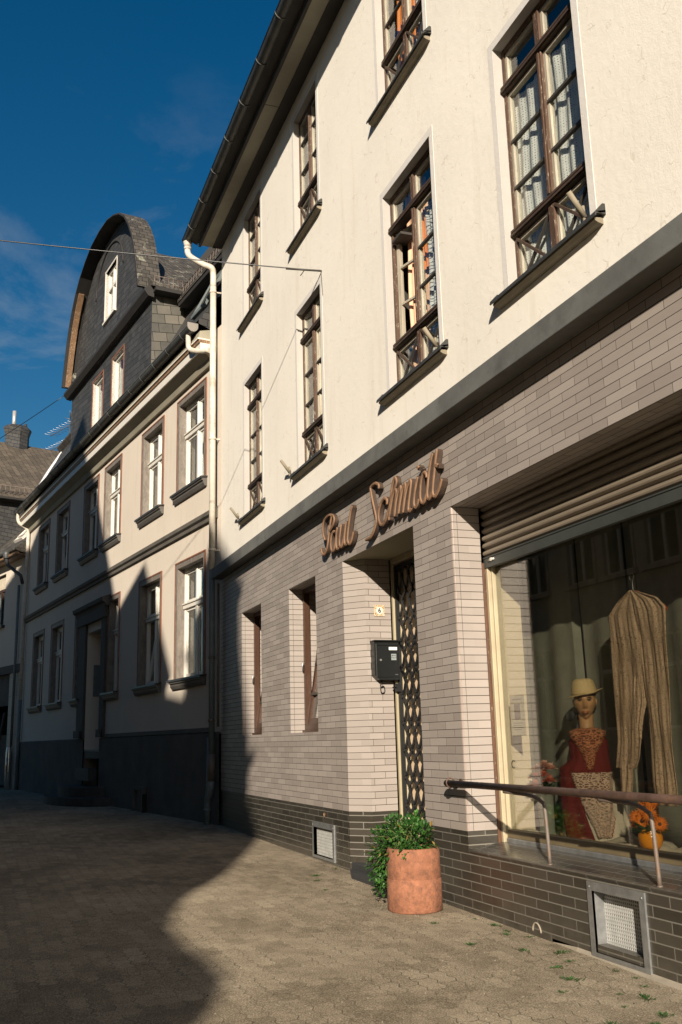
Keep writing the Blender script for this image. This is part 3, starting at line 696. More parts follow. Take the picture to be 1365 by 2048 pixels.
for k in range(nx+1):
    for sgn in (1, -1):
        pts = []; z = gz0+.02
        while z < gz1-.02:
            t = (z-gz0)/ch; xx = gx0+.03+k*cw+sgn*cw*.5*(ogee(t % 1)-.0)
            if gx0 <= xx <= gx1: pts.append((xx, gy+(.006 if sgn > 0 else -.006), z))
            z += ch/10
        for p, q in zip(pts, pts[1:]):
            if abs(p[0]-q[0]) < .08 and q[2]-p[2] < .05: gr.obox(p, q, .034, .012, (0, 1, 0))
Ab(gr, 'door_grille', [M['iron']])
lk = MB(); lk.box(-9.135, -9.08, .44, .478, 1.72, 1.80); lk.tube([(-9.11, .44, 1.76), (-9.11, .41, 1.76), (-9.07, .41, 1.75)], .008, 8)
Ab(lk, 'grille_lock', [M['iron']])

# shop window -----------------------------------------------------------
f = MB()
# rusting guide rail then cream frame, set behind the jamb
f.box(SX-.02, SX+.012, .25, .30, .46, 2.62, 0); f.box(SX+.012, SX+.045, .275, .36, .48, 2.62, 1); f.box(SX+.045, SX+.065, .305, .37, .48, 2.62, 1); f.box(SX+.0, SX+.03, .30, .4, .46, 3.06, 1)
f.box(SXR-.1, SXR, .27, .37, .46, 2.62, 1)
f.box(SX+.065, SXR-.1, .30, .37, .515, .575, 2)          # olive bottom frame
f.box(SX+.06, SXR-.1, .292, .38, .47, .515, 3)         # zinc strip
for xx in (-3.4,): f.box(xx-.04, xx+.04, .30, .37, .575, 2.62, 1)
shop = Ab(f, 'shop_window', [M['rust_edge'], M['cream_paint'], M['olive'], M['galv']], bevel=.004)
gp = MB(); gp.box(SX+.065, -3.44, .335, .343, .575, 2.72); gp.box(-3.36, SXR-.1, .335, .343, .575, 2.72)
sub(gp, 'pane', [M['shopglass']], shop)
# roller shutter, five slats down
s = MB(); z = 2.665
s.box(SX+.005, SXR-.005, .268, .31, 2.575, 2.66, 1)
s.box(SX+.005, SXR-.005, .262, .268, 2.65, 2.66, 1)
while z < 3.074:
    pr = [(.30, z), (.285, z+.004), (.268, z+.016), (.264, z+.028), (.27, z+.044), (.288, z+.054), (.30, z+.056)]
    for p, q in zip(pr, pr[1:]): s.face([(SX+.005, p[0], p[1]), (SXR-.005, p[0], p[1]), (SXR-.005, q[0], q[1]), (SX+.005, q[0], q[1])], 0, True)
    s.box(SX+.005, SXR-.005, .292, .306, z+.05, z+.062, 0); z += .062
sh = Ab(s, 'roller_shutter', [M['shutter'], M['shutter_rail']])
bo = MB(); bo.tube([(-6.74, .262, 2.625), (-6.66, .262, 2.628)], .008, 8); bo.tube([(-6.70, .255, 2.628), (-6.70, .275, 2.628)], .014, 8); sub(bo, 'shutter_bolt', [M['white_frame']], sh)
# display bay: side walls, ceiling and floor board
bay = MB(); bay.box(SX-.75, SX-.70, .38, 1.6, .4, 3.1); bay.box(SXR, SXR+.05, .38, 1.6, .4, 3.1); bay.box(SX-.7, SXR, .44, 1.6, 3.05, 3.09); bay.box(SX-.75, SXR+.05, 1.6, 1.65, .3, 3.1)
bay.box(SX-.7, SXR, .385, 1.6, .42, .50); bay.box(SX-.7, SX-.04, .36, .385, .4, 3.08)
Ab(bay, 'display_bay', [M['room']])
bay = MB(); bay.box(SX-.06, SX-.03, .386, .60, .50, 3.04); Ab(bay, 'bay_cheek', [plain('bay_cream_panel', (.75, .64, .48), .7, .08, 3, .1, 40)])

# vents ------------------------------------------------------------------
M['plate'] = plain('pale_plate', (.40, .40, .38), .5, .15, 12, .1, 60)
def vent(x0, x1, z0, z1, fw, depth, cell, hood=False):
    f = MB(); t = .012
    f.box(x0, x0+fw, -t, .004, z0, z1); f.box(x1-fw, x1, -t, .004, z0, z1); f.box(x0+fw, x1-fw, -t, .004, z1-fw, z1); f.box(x0+fw, x1-fw, -t, .004, z0, z0+fw*.5)
    a, b, c, d = x0+fw, x1-fw, z0+fw*.5, z1-fw
    f.face([(a, -t, c), (a, -t, d), (a, depth, d), (a, depth, c)], 0); f.face([(b, -t, c), (b, depth, c), (b, depth, d), (b, -t, d)], 0)
    f.face([(a, -t, d), (b, -t, d), (b, depth, d), (a, depth, d)], 0); f.face([(a, -t, c), (a, depth, c), (b, depth, c), (b, -t, c)], 0)
    f.tube([(x1-fw*.5, -t-.004, z1-fw*.6), (x1-fw*.5, -t, z1-fw*.6)], .008, 8); f.tube([(x0+fw*.5, -t-.004, z1-fw*.6), (x0+fw*.5, -t, z1-fw*.6)], .008, 8)
    vo = Ab(f, 'cellar_vent', [M['galv']])
    g_ = MB(); y = depth-.004; n1 = int((b-a)/cell); n2 = int((d-c)/cell)
    for i in range(n1+1): xx = a+(b-a)*i/n1; g_.box(xx-cell*.25, xx+cell*.25, y, y+.003, c, d)
    for i in range(n2+1): zz = c+(d-c)*i/n2; g_.box(a, b, y-.0015, y+.0015, zz-cell*.22, zz+cell*.22)
    sub(g_, 'perforated_plate', [M['plate']], vo, loc=(0, 0, 0))
    k = MB(); k.box(a-.01, b+.01, depth+.06, depth+.08, c-.01, d+.01); sub(k, 'shaft', [M['galv_dark']], vo)
    return vo
vent(-5.305, -4.755, -.012, .404, .05, .075, .0195)
vent(-10.505, -9.80, .045, .412, .055, .03, .03)
# iron half-ring let into the plinth, wall plug, mortar dab
r_ = MB(); r_.tube([(-5.93+.05*math.cos(math.pi*j/12), -.002-.002*math.sin(math.pi*j/12), .015+.055*math.sin(math.pi*j/12)) for j in range(13)], .006, 8); Ab(r_, 'plinth_ring', [M['concrete']])
r_ = MB(); r_.lathe([(0, -.012), (.02, -.008), (.024, 0)], (0, 0, 0), 10); ro = Ab(r_, 'mortar_dab', [M['raw_wood']]); ro.location = (-10.1+6, -.008, .50); ro.rotation_euler = (R(90), 0, 0)

# eaves ---------------------------------------------------------------------
e = MB(); x0, x1 = XL-.02, XR+.3
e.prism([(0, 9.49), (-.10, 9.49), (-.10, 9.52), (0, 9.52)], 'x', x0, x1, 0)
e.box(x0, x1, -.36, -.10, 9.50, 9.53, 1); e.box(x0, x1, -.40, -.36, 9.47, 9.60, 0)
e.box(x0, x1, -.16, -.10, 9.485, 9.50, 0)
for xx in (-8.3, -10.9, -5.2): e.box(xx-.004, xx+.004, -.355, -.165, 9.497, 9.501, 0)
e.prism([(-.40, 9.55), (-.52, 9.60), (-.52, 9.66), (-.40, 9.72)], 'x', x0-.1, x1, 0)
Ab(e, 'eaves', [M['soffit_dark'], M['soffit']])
g_ = MB(); n = 12; gr_ = .075; gc = (-.56, 9.665)
for sgn, rr in ((1, gr_), (-1, gr_-.006)):
    pts = [(gc[0]+rr*math.cos(math.pi+math.pi*k/n), gc[1]+rr*math.sin(math.pi+math.pi*k/n)) for k in range(n+1)]
    for p, q in zip(pts, pts[1:]): g_.face([(x0-.22, p[0], p[1]), (x1, p[0], p[1]), (x1, q[0], q[1]), (x0-.22, q[0], q[1])][::sgn], 0, True)
g_.tube([(x0-.22, gc[0]-gr_, gc[1]), (x1, gc[0]-gr_, gc[1])], .011, 8)
g_.prism([(gc[0]+gr_*math.cos(math.pi+math.pi*k/n), gc[1]+gr_*math.sin(math.pi+math.pi*k/n)) for k in range(n+1)], 'x', x0-.224, x0-.22)
for k in range(18):
    xx = x0+.35+k*.85; g_.tube([(xx, gc[0]+.085*math.cos(math.pi+math.pi*j/8), gc[1]+.085*math.sin(math.pi+math.pi*j/8)) for j in range(9)], .008, 6)
Ab(g_, 'gutter', [M['gutter']])
rf = MB()
rf.prism([(-.54, 9.72), (-.53, 9.77), (4.5, 13.75), (9.7, 9.73), (9.7, 9.6), (4.5, 13.6)], 'x', XL-.05, XR+.3); Ab(rf, 'roof', [M['roof']])
# downpipe: swan neck, then straight down past the ledge to the ground
d = MB(); px = -14.93
d.tube([(-15.0, -.56, 9.60), (-15.0, -.56, 9.50)], [.075, .055], 12); d.tube([(-15.0, -.56, 9.50), (-15.0, -.56, 9.46)], .062, 12)
d.tube([tuple(p) for p in cat_rom([(-15.0, -.56, 9.50), (-15.0, -.555, 9.40), (-14.99, -.50, 9.32), (-14.95, -.30, 9.20), (-14.90, -.17, 9.13), (px, -.13, 9.03), (px, -.13, 8.8)], 6)], .052, 12)
d.tube([(px, -.13, 8.8), (px, -.13, 3.93)], .052, 12)
for zz in (8.7, 6.1, 4.25): d.tube([(px, -.13, zz-.02), (px, -.13, zz+.02)], .060, 12); d.obox((px, -.13, zz), (px, .02, zz), .02, .02)
dp = Ab(d, 'downpipe', [M['pipe']])
d = MB(); d.tube([(px, -.13, 3.93), (px, -.13, 3.2), (px-.02, -.12, 1.1)], .047, 12, 0); d.tube([(px-.02, -.12, 1.1), (px-.02, -.12, .70)], .055, 12, 1)
d.tube([(px-.02, -.12, .74), (px-.02, -.125, .60), (px-.07, -.14, .50), (px-.14, -.15, .45), (px-.16, -.15, .36), (px-.16, -.15, .05)], .05, 12, 0); d.tube([(px-.16, -.15, .30), (px-.16, -.15, .26)], .06, 12, 0)
d.tube([(px-.12, -.13, 1.35), (px-.13, -.14, .6), (px-.14, -.15, .47)], .04, 10, 0)
for zz in (2.55, 1.6): d.tube([(px-.005, -.128, zz-.02), (px-.005, -.128, zz+.02)], .055, 12, 1)
d.tube([(px+.10, -.05, 3.7), (px+.10, -.05, 1.5)], .018, 8, 1)
sub(d, 'lower_downpipe', [M['pipe_grey'], M['rust_pale']], dp)
# ================================================================== THINGS ON HOUSE A
# ------------------------------------------------ lettering (traced strokes, put on the wall plane)
def stroke(mb, pts, w=.040, y0=-.105, y1=-.045, k=5):
    pts = [(x*1.0103, 1.27+(z-1.27)*1.0103) for x, z in pts]
    P = cat_rom([(x, 0, z) for x, z in pts], k); P = [Vector((p.x, p.z)) for p in P]
    Q = [P[0]]
    for p in P[1:]:
        if (p-Q[-1]).length > .006: Q.append(p)
    n = len(Q); L = []; Rr = []
    for i, p in enumerate(Q):
        d = (Q[min(i+1, n-1)]-Q[max(i-1, 0)]).normalized(); nn = Vector((-d.y, d.x)); e = w/2*(1 if 0 < i < n-1 else .75)
        L.append(p+nn*e); Rr.append(p-nn*e)
    ch = .009
    for i in range(n-1):
        a, b, c, d = L[i], L[i+1], Rr[i+1], Rr[i]
        ai, bi, ci, di = (q+(m_-q).normalized()*ch for q, m_ in ((a, Q[i]), (b, Q[i+1]), (c, Q[i+1]), (d, Q[i])))
        P3 = lambda q, y: (q.x, y, q.y)
        mb.face([P3(ai, y0), P3(di, y0), P3(ci, y0), P3(bi, y0)], 0)
        mb.face([P3(a, y0+ch), P3(ai, y0), P3(bi, y0), P3(b, y0+ch)], 0); mb.face([P3(di, y0), P3(d, y0+ch), P3(c, y0+ch), P3(ci, y0)], 0)
        mb.face([P3(a, y1), P3(a, y0+ch), P3(b, y0+ch), P3(b, y1)], 1); mb.face([P3(d, y0+ch), P3(d, y1), P3(c, y1), P3(c, y0+ch)], 1)
        mb.face([P3(a, y1), P3(b, y1), P3(c, y1), P3(d, y1)], 1)
    for i in (0, n-1): mb.face([(L[i].x, y1, L[i].y), (L[i].x, y0+ch, L[i].y), (Rr[i].x, y0+ch, Rr[i].y), (Rr[i].x, y1, Rr[i].y)], 1)
# strokes of the lettering: (x, z) on the wall, metres
paul = [[(-9.406,3.571),(-9.458,3.502),(-9.505,3.415),(-9.544,3.316),(-9.597,3.24),(-9.677,3.207),(-9.747,3.231),(-9.769,3.289)],[(-9.635,3.35),(-9.688,3.421),(-9.699,3.51),(-9.639,3.58),(-9.499,3.595),(-9.376,3.564),(-9.333,3.517),(-9.367,3.472),(-9.431,3.443),(-9.495,3.424)],[(-9.312,3.375),(-9.379,3.389),(-9.438,3.348),(-9.459,3.267),(-9.433,3.198),(-9.371,3.197),(-9.312,3.259),(-9.278,3.347),(-9.249,3.414)],[(-9.243,3.413),(-9.279,3.326),(-9.292,3.234),(-9.26,3.186),(-9.211,3.198)],[(-9.123,3.419),(-9.159,3.333),(-9.186,3.255),(-9.175,3.196),(-9.123,3.191),(-9.059,3.261),(-9.012,3.343),(-8.977,3.418)],[(-8.977,3.418),(-9.013,3.333),(-9.042,3.247),(-9.024,3.187),(-8.972,3.192)],[(-8.789,3.539),(-8.842,3.48),(-8.895,3.38),(-8.937,3.277),(-8.948,3.213),(-8.903,3.168),(-8.836,3.196),(-8.775,3.273)]]
schm = [[(-8.103,3.539),(-8.1,3.571),(-8.171,3.606),(-8.261,3.61),(-8.303,3.589),(-8.28,3.506),(-8.239,3.4),(-8.198,3.304),(-8.195,3.237),(-8.25,3.173),(-8.344,3.126),(-8.475,3.123)],[(-7.921,3.344),(-7.917,3.384),(-7.978,3.413),(-8.054,3.394),(-8.113,3.332),(-8.129,3.26),(-8.094,3.196),(-8.036,3.179),(-7.967,3.206),(-7.915,3.259),(-7.879,3.297)],[(-7.879,3.297),(-7.81,3.391),(-7.732,3.445),(-7.683,3.496),(-7.712,3.541),(-7.757,3.516),(-7.806,3.436),(-7.853,3.327),(-7.878,3.241),(-7.89,3.189)],[(-7.873,3.222),(-7.824,3.321),(-7.771,3.4),(-7.721,3.428),(-7.696,3.408),(-7.717,3.332),(-7.746,3.257),(-7.757,3.196)],[(-7.757,3.196),(-7.72,3.296),(-7.667,3.383),(-7.61,3.428),(-7.59,3.409),(-7.616,3.325),(-7.65,3.243),(-7.663,3.201)],[(-7.663,3.201),(-7.618,3.299),(-7.561,3.393),(-7.51,3.429),(-7.49,3.411),(-7.517,3.319),(-7.551,3.238),(-7.564,3.188)],[(-7.564,3.188),(-7.516,3.301),(-7.459,3.385),(-7.397,3.429),(-7.372,3.41),(-7.402,3.326),(-7.435,3.246),(-7.449,3.188),(-7.424,3.169),(-7.38,3.189)],[(-7.227,3.423),(-7.27,3.363),(-7.311,3.286),(-7.331,3.213),(-7.31,3.173),(-7.264,3.188),(-7.223,3.23)],[(-7.055,3.367),(-7.07,3.41),(-7.119,3.423),(-7.16,3.378),(-7.188,3.299),(-7.196,3.223),(-7.165,3.178),(-7.114,3.186),(-7.069,3.235)],[(-6.921,3.543),(-6.961,3.486),(-7.006,3.397),(-7.039,3.304),(-7.059,3.224),(-7.041,3.182),(-7.001,3.193),(-6.967,3.226)],[(-6.837,3.552),(-6.868,3.477),(-6.906,3.37),(-6.939,3.278),(-6.953,3.215),(-6.928,3.175),(-6.874,3.187),(-6.818,3.23),(-6.772,3.288)],[(-6.883,3.426),(-6.821,3.403)],[(-7.222,3.506),(-7.189,3.482)]]
sg = tag(empty('shop_sign', (-8.3, -.1, 3.1)), 'cursive cut-out wooden lettering reading Paul Schmidt above the door', 'sign')
for word, strokes in (('first_name_lettering', paul), ('surname_lettering', schm)):
    s = MB()
    for i, st in enumerate(strokes): stroke(s, st, .034 if len(st) > 2 else .042, -.065-.0006*i, -.018+.0004*i)
    for st in strokes[::2]:
        q = st[len(st)//2]; s.tube([(q[0]*1.0103, -.03, 1.27+(q[1]-1.27)*1.0103), (q[0]*1.0103, .0, 1.27+(q[1]-1.27)*1.0103)], .008, 6, 1)
    s.build(word, [M['letter'], M['letter_side']], sg, loc=(8.3, .1, -3.1))

# ------------------------------------------------ letter box on the door jamb (faces +x)
lb = tag(empty('letter_box', (-9.17, .335, 2.03)), 'black metal letter box with white name strip on the door jamb', 'letter box')
b_ = MB(); b_.prism([(-.13, .185), (.135, .185), (.135, -.195), (-.085, -.195), (-.13, -.15)], 'x', .0, .10, 0); b_.prism([(-.137, .187), (.142, .187), (.142, .20), (-.137, .20)], 'x', -.001, .125, 0)
b_.build('body', [M['black']], lb, bevel=.004)
b_ = MB(); b_.box(.1, .106, -.115, .125, -.17, .16); b_.box(.106, .112, -.11, .12, .145, .15); dd = b_.build('flap_door', [M['black']], lb, bevel=.003)
b_ = MB(); b_.box(.106, .109, .025, .113, .10, .13); b_.build('name_strip', [plain('paper_white', (.75, .74, .7), .6, .03, 5, 0)], dd)
def text(body, name, size, mat, parent, loc, rot, extrude=.001, align='CENTER', bold=False):
    cu_ = bpy.data.curves.new(name, 'FONT'); cu_.body = body; cu_.size = size; cu_.extrude = extrude; cu_.align_x = align; cu_.align_y = 'CENTER'
    if bold: cu_.offset = size*.02
    to = bpy.data.objects.new(name, cu_); scene.collection.objects.link(to)
    dg = bpy.context.evaluated_depsgraph_get(); me = bpy.data.meshes.new_from_object(to.evaluated_get(dg)); bpy.data.objects.remove(to)
    o = bpy.data.objects.new(name, me); scene.collection.objects.link(o); me.materials.clear(); me.materials.append(mat)
    o.location = loc; o.rotation_euler = rot
    if parent: o.parent = parent
    return o
RX = (R(90), 0, R(90))       # lettering that faces +x, reading towards +y
b_ = MB(); b_.box(.106, .108, .048, .103, .0, .062); st_ = b_.build('sticker', [plain('grey_sticker', (.22, .25, .25), .6, .03, 5, 0)], dd)
text('BITTE', 'sticker_text', .018, M['black'], dd, (.1085, .0755, .043), RX, .0003, bold=True); text('WERBUNG', 'sticker_text', .0115, M['black'], dd, (.1085, .0755, .022), RX, .0003, bold=True)
b_ = MB(); b_.tube([(.106, -.07, -.0), (.118, -.07, 0)], .011, 10); b_.box(.118, .122, -.076, -.064, -.002, .002); b_.build('lock', [M['galv']], dd)
b_ = MB(); b_.box(.106, .1075, .085, .115, -.145, -.141); b_.build('maker_strip', [M['galv']], dd)
# painted tile with the house number
tl = tag(empty('house_number_tile', (-9.17, .313, 2.54)), 'small ornate ceramic tile with a black 6 above the letter box', 'number tile')
m, n, l, b = new_mat('painted_tile_glaze')
vo = N(n, 'TexVoronoi'); vo.inputs['Scale'].default_value = 75; l.new(coords(n, l, 'Object'), vo.inputs[0])
l.new(ramp(n, l, vo.outputs['Distance'], [(.2, (.16, .05, .02)), (.35, (.42, .25, .05)), (.5, (.45, .40, .3))]), b.inputs[0]); b.inputs['Roughness'].default_value = .2
b_ = MB(); b_.box(0, .009, -.058, .058, -.058, .058); b_.build('tile', [m], tl, bevel=.002)
b_ = MB(); b_.lathe([(0, .0), (.037, .0), (.037, .0015), (0, .0016)], (0, 0, 0), 28, 0, smooth=False); dk = b_.build('white_disc', [plain('tile_white', (.55, .53, .48), .25, .02, 5, 0)], tl, loc=(.009, 0, 0)); dk.rotation_euler = (0, R(90), 0)
text('6', 'numeral', .066, M['black'], tl, (.0118, 0, .0), RX, .0005, bold=True)
# wrought digit under the box
dg_ = tag(empty('house_number_digit', (-9.17, .315, 1.765)), 'black wrought iron numeral 6 half hidden under the letter box', 'house number')
b_ = MB(); b_.tube([tuple(p) for p in cat_rom([(.02, .012, .075), (.02, -.012, .06), (.02, -.022, .02), (.02, -.022, -.03), (.02, -.012, -.055), (.02, .008, -.055), (.02, .02, -.03), (.02, .018, -.002), (.02, .004, .012), (.02, -.016, .0)], 5)], .0055, 8); b_.tube([(0, -.02, .02), (.02, -.02, .02)], .004, 6)
b_.build('numeral', [M['black']], dg_)

# ------------------------------------------------ handrail in front of the shop window
hr = tag(empty('handrail', (-6.0, -.095, 0)), 'long rusty tubular handrail in front of the shop window', 'handrail')
b_ = MB(); b_.tube([(-.97, 0, .920), (3.2, 0, .920)], .024, 14); b_.build('rail', [M['rust']], hr)
for xx in (.245, 1.345, 2.445):
    b_ = MB(); pth = cat_rom([(xx-.33, .0, .892), (xx-.24, .012, .888), (xx-.10, .07, .872), (xx-.03, .105, .835), (xx-.01, .115, .78), (xx, .12, .44)], 6)
    b_.tube([tuple(p) for p in pth], .0125, 10); b_.tube([(xx, .12, .435), (xx, .12, .452)], .017, 10)
    b_.build('post', [M['rust_pale']], hr)
b_ = MB(); b_.tube([(-.90+.0*k, .0+.034*math.sin(2*math.pi*k/16), .925+.034*math.cos(2*math.pi*k/16)) for k in range(17)], .006, 6); b_.tube([(-.90, .03, .92), (-.90, .097, .92)], .012, 8); b_.tube([(-.90, .085, .92), (-.90, .095, .92)], .032, 14)
b_.build('wall_bracket', [M['rust']], hr)

# ------------------------------------------------ planter and its plant
PX, PY = -7.155, -.315
pot = tag(empty('planter', (PX, PY, gz(PX))), 'round mottled terracotta flue section used as a planter beside the door', 'planter')
b_ = MB(); r0 = .205
b_.lathe([(r0-.008, 0), (r0+.003, .01), (r0+.002, .225), (r0-.004, .232), (r0-.004, .236), (r0, .243), (r0-.004, .44), (r0-.012, .452), (r0-.035, .450), (r0-.04, .40), (r0-.04, .36), (0, .36)], (0, 0, 0), 48)
b_.build('clay_pipe', [M['terra']], pot)
b_ = MB(); b_.lathe([(0, .395), (.1, .40), (r0-.042, .385)], (0, 0, 0), 20); b_.build('soil', [M['soil']], pot)
def leaf_mat(name, c1, c2):
    m = bpy.data.materials.new(name); m.use_nodes = True; n = m.node_tree.nodes; l = m.node_tree.links; b = n['Principled BSDF']
    oi = N(n, 'TexNoise'); oi.inputs['Scale'].default_value = 14; l.new(coords(n, l, 'Object'), oi.inputs['Vector'])
    c = ramp(n, l, oi.outputs[0], [(.3, c1), (.7, c2)]); l.new(c, b.inputs['Base Color']); b.inputs['Roughness'].default_value = .5
    t = N(n, 'BsdfTranslucent'); l.new(c, t.inputs[0]); mx = N(n, 'MixShader'); mx.inputs[0].default_value = .25
    l.new(b.outputs[0], mx.inputs[1]); l.new(t.outputs[0], mx.inputs[2]); l.new(mx.outputs[0], n['Material Output'].inputs[0]); return m
LG = leaf_mat('leaf_green', (.013, .052, .009), (.040, .125, .020)); LG2 = leaf_mat('leaf_bright', (.030, .10, .015), (.075, .19, .035)); LY = leaf_mat('leaf_yellowing', (.22, .15, .04), (.35, .22, .06))
def leaf(mb, p, d, up, L, W, m=0):
    d = d.normalized(); s = d.cross(up)
    if s.length < .05: s = Vector((1, 0, 0))
    s.normalize(); n_ = s.cross(d).normalized()
    pts = [(0, 0, 0), (.25, .42, .05), (.6, .5, .05), (1, 0, -.12), (.6, -.5, .05), (.25, -.42, .05)]
    V = [p+d*(a*L)+s*(b*W)+n_*(c*L) for a, b, c in pts]; mid = p+d*(.55*L)-n_*(.03*L)
    for i in range(6): mb.face([V[i], V[(i+1) % 6], mid], m, True)
rnd = random.Random(3)
pl = tag(empty('bushy_plant', (PX-.035, PY-.01, .40)), 'dense leafy green plant spilling over the left of the terracotta planter', 'plant')
lf = MB(); stm = MB()
clumps = [((-.02, .02, .10), .17, 330), ((-.14, -.04, .13), .15, 300), ((.09, .03, .11), .14, 260), ((-.26, -.08, .02), .17, 420), ((-.30, -.10, -.09), .12, 240), ((-.29, -.12, -.20), .085, 140), ((.0, -.10, .06), .12, 200), ((-.12, .1, .16), .12, 160), ((.13, -.08, .04), .07, 90), ((-.25, -.15, -.27), .05, 40)]
for (c, r, k) in clumps:
    for _ in range(k):
        v = Vector((rnd.gauss(0, 1), rnd.gauss(0, 1), rnd.gauss(0, 1))).normalized(); q = Vector(c)+v*r*(rnd.random()**.35)*Vector((1.1, 1, .8)).length/1.7
        dd = (v+Vector((rnd.uniform(-.6, .6), rnd.uniform(-.6, .6), rnd.uniform(-.4, .7)))).normalized()
        lf_m = 0 if rnd.random() < .62 else (1 if rnd.random() < .93 else 2)
        leaf(lf, q, dd, Vector((0, 0, 1)), rnd.uniform(.028, .055), rnd.uniform(.018, .03), lf_m)
for _ in range(46):
    c, r, k = rnd.choice(clumps[:7]); e = Vector(c)+Vector((rnd.uniform(-r, r), rnd.uniform(-r, 0), rnd.uniform(0, r)))*.95; s0 = Vector((rnd.uniform(-.1, .1), rnd.uniform(-.1, .1), 0))
    stm.tube([tuple(p) for p in cat_rom([s0, s0.lerp(e, .5)+Vector((0, 0, .06)), e], 4)], .0028, 5)
lf.build('foliage', [LG, LG2, LY], pl); stm.build('stems', [leaf_mat('stem_green', (.12, .17, .05), (.2, .25, .09))], pl)

# ------------------------------------------------ weeds in the joints along the wall
LW = leaf_mat('weed_green', (.035, .065, .018), (.085, .12, .04))
def make_weed(seed, n=26, s=1.0):
    r = random.Random(seed); w_ = MB()
    for _ in range(n):
        a = r.uniform(0, 6.28); q = Vector((math.cos(a), math.sin(a), 0))*r.uniform(0, .04*s); dd = Vector((math.cos(a), math.sin(a), r.uniform(.5, 2.2)))
        leaf(w_, q, dd, Vector((0, 0, 1)), r.uniform(.012, .030)*s, r.uniform(.003, .006)*s, 0 if r.random() < .3 else 1)
    return w_.build('weed', [LW, LG], None)
spots = [(-6.62, -.10), (-6.35, -.08), (-6.15, -.10), (-6.05, -.16), (-5.93, -.06), (-5.6, -.30), (-5.45, -.12), (-5.25, -.20), (-5.15, -.34), (-4.95, -.10), (-4.9, -.42), (-4.78, -.09), (-4.62, -.16), (-4.55, -.36), (-4.42, -.30), (-4.35, -.48), (-4.28, -.14), (-4.15, -.40), (-4.05, -.52), (-3.98, -.24), (-9.55, -.10), (-9.2, -.42), (-8.9, -.5), (-8.35, -.62), (-4.7, -.6), (-5.9, -.5), (-6.6, -.42), (-4.12, -.7)]
base = [make_weed(s, rnd.randint(26, 48), .9) for s in range(4)]
for i, (x, y) in enumerate(spots):
    o = base[i] if i < 4 else base[i % 4].copy()
    if i >= 4: scene.collection.objects.link(o)
    o.location = (x, y, gz(x)+.003); sc = rnd.uniform(.35, 1.15); o.scale = (sc*rnd.uniform(.8, 2.0), sc, sc*.8); o.rotation_euler = (0, 0, rnd.uniform(0, 6.28))
    where = 'left of the terracotta planter' if x < -8 else 'at the wall foot between planter and half ring' if x < -6.0 else 'between the half ring and the perforated vent' if x < -5.3 else 'directly below the perforated vent' if x < -4.7 else 'in the foreground joints right of the vent'
    tag(o, 'tiny green weed tuft '+where, 'weed', 'weeds in the paving joints')

# loose grit and leaf crumbs lying on the paving
rnd = random.Random(12); w = MB()
for _ in range(900):
    x = rnd.uniform(-10.5, -3.2); y = -abs(rnd.gauss(0, .9))-.03 if rnd.random() < .7 else rnd.uniform(-3, -.05)
    z = gz(x)+.012*math.sin(x*1.3+y*.7)*math.sin(y*1.1+.4)*(1 if y < -.2 else 0); r_ = rnd.uniform(.002, .0065)
    a = rnd.uniform(0, 6.28); c, s = math.cos(a)*r_, math.sin(a)*r_*.7
    B_ = [(x+c, y+s, z), (x-s, y+c, z), (x-c, y-s, z), (x+s, y-c, z)]; T = (x, y, z+r_*.8); m_ = rnd.choice((0, 0, 1))
    for i in range(4): w.face([B_[i], B_[(i+1) % 4], T], m_)
gt_ = w.build('grit', [M['concrete'], M['soil']]); tag(gt_, 'fine grit and crumbs scattered over the paving along the wall', 'grit'); gt_['kind'] = 'stuff'
# ================================================================== SHOP DISPLAY
FZ = .50
# cream cloth crumpled over the floor of the display
def cl(u, v):
    x = SX-.05+u*5.6; y = .39+v*.36
    z = FZ+.028+.022*math.sin(x*7+y*13)*math.sin(y*17+x*3)+.018*math.sin(x*17+2*math.sin(y*20))*(.4+v)+.012*math.sin(x*31-y*25)
    return (x, y, z+.02*v)
c = MB(); c.grid(cl, 170, 14); o = c.build('display_cloth', [M['white_cloth']], solid=.004); tag(o, 'crumpled cream cloth covering the floor of the shop window', 'cloth')
# dark curtain hung in three lengths behind the display
def cur(x0, x1, ph):
    c = MB()
    def f(u, v): x = x0+(x1-x0)*u; return (x, .82+.020*math.sin(x*6+ph+.3*math.sin(v*5))+.008*math.sin(x*19+ph)+(.05 if u < .02 or u > .98 else 0), FZ+.03+2.5*v)
    c.grid(f, 70, 12); return c
for i, (x0, x1, nm) in enumerate([(-7.5, -6.42, 'dark olive curtain length at the left, beside the tiled pier reflection'), (-6.39, -5.80, 'dark olive curtain length directly behind the mannequin in the hat'), (-5.77, -5.02, 'dark olive curtain length behind the hanging knitted scarf'), (-4.98, -3.4, 'dark olive curtain length right of the hanging knitted scarf')]):
    o = cur(x0, x1, i*1.7).build('backdrop_curtain', [M['curtain']], solid=.004); tag(o, nm, 'curtain', 'curtains behind the shop display')

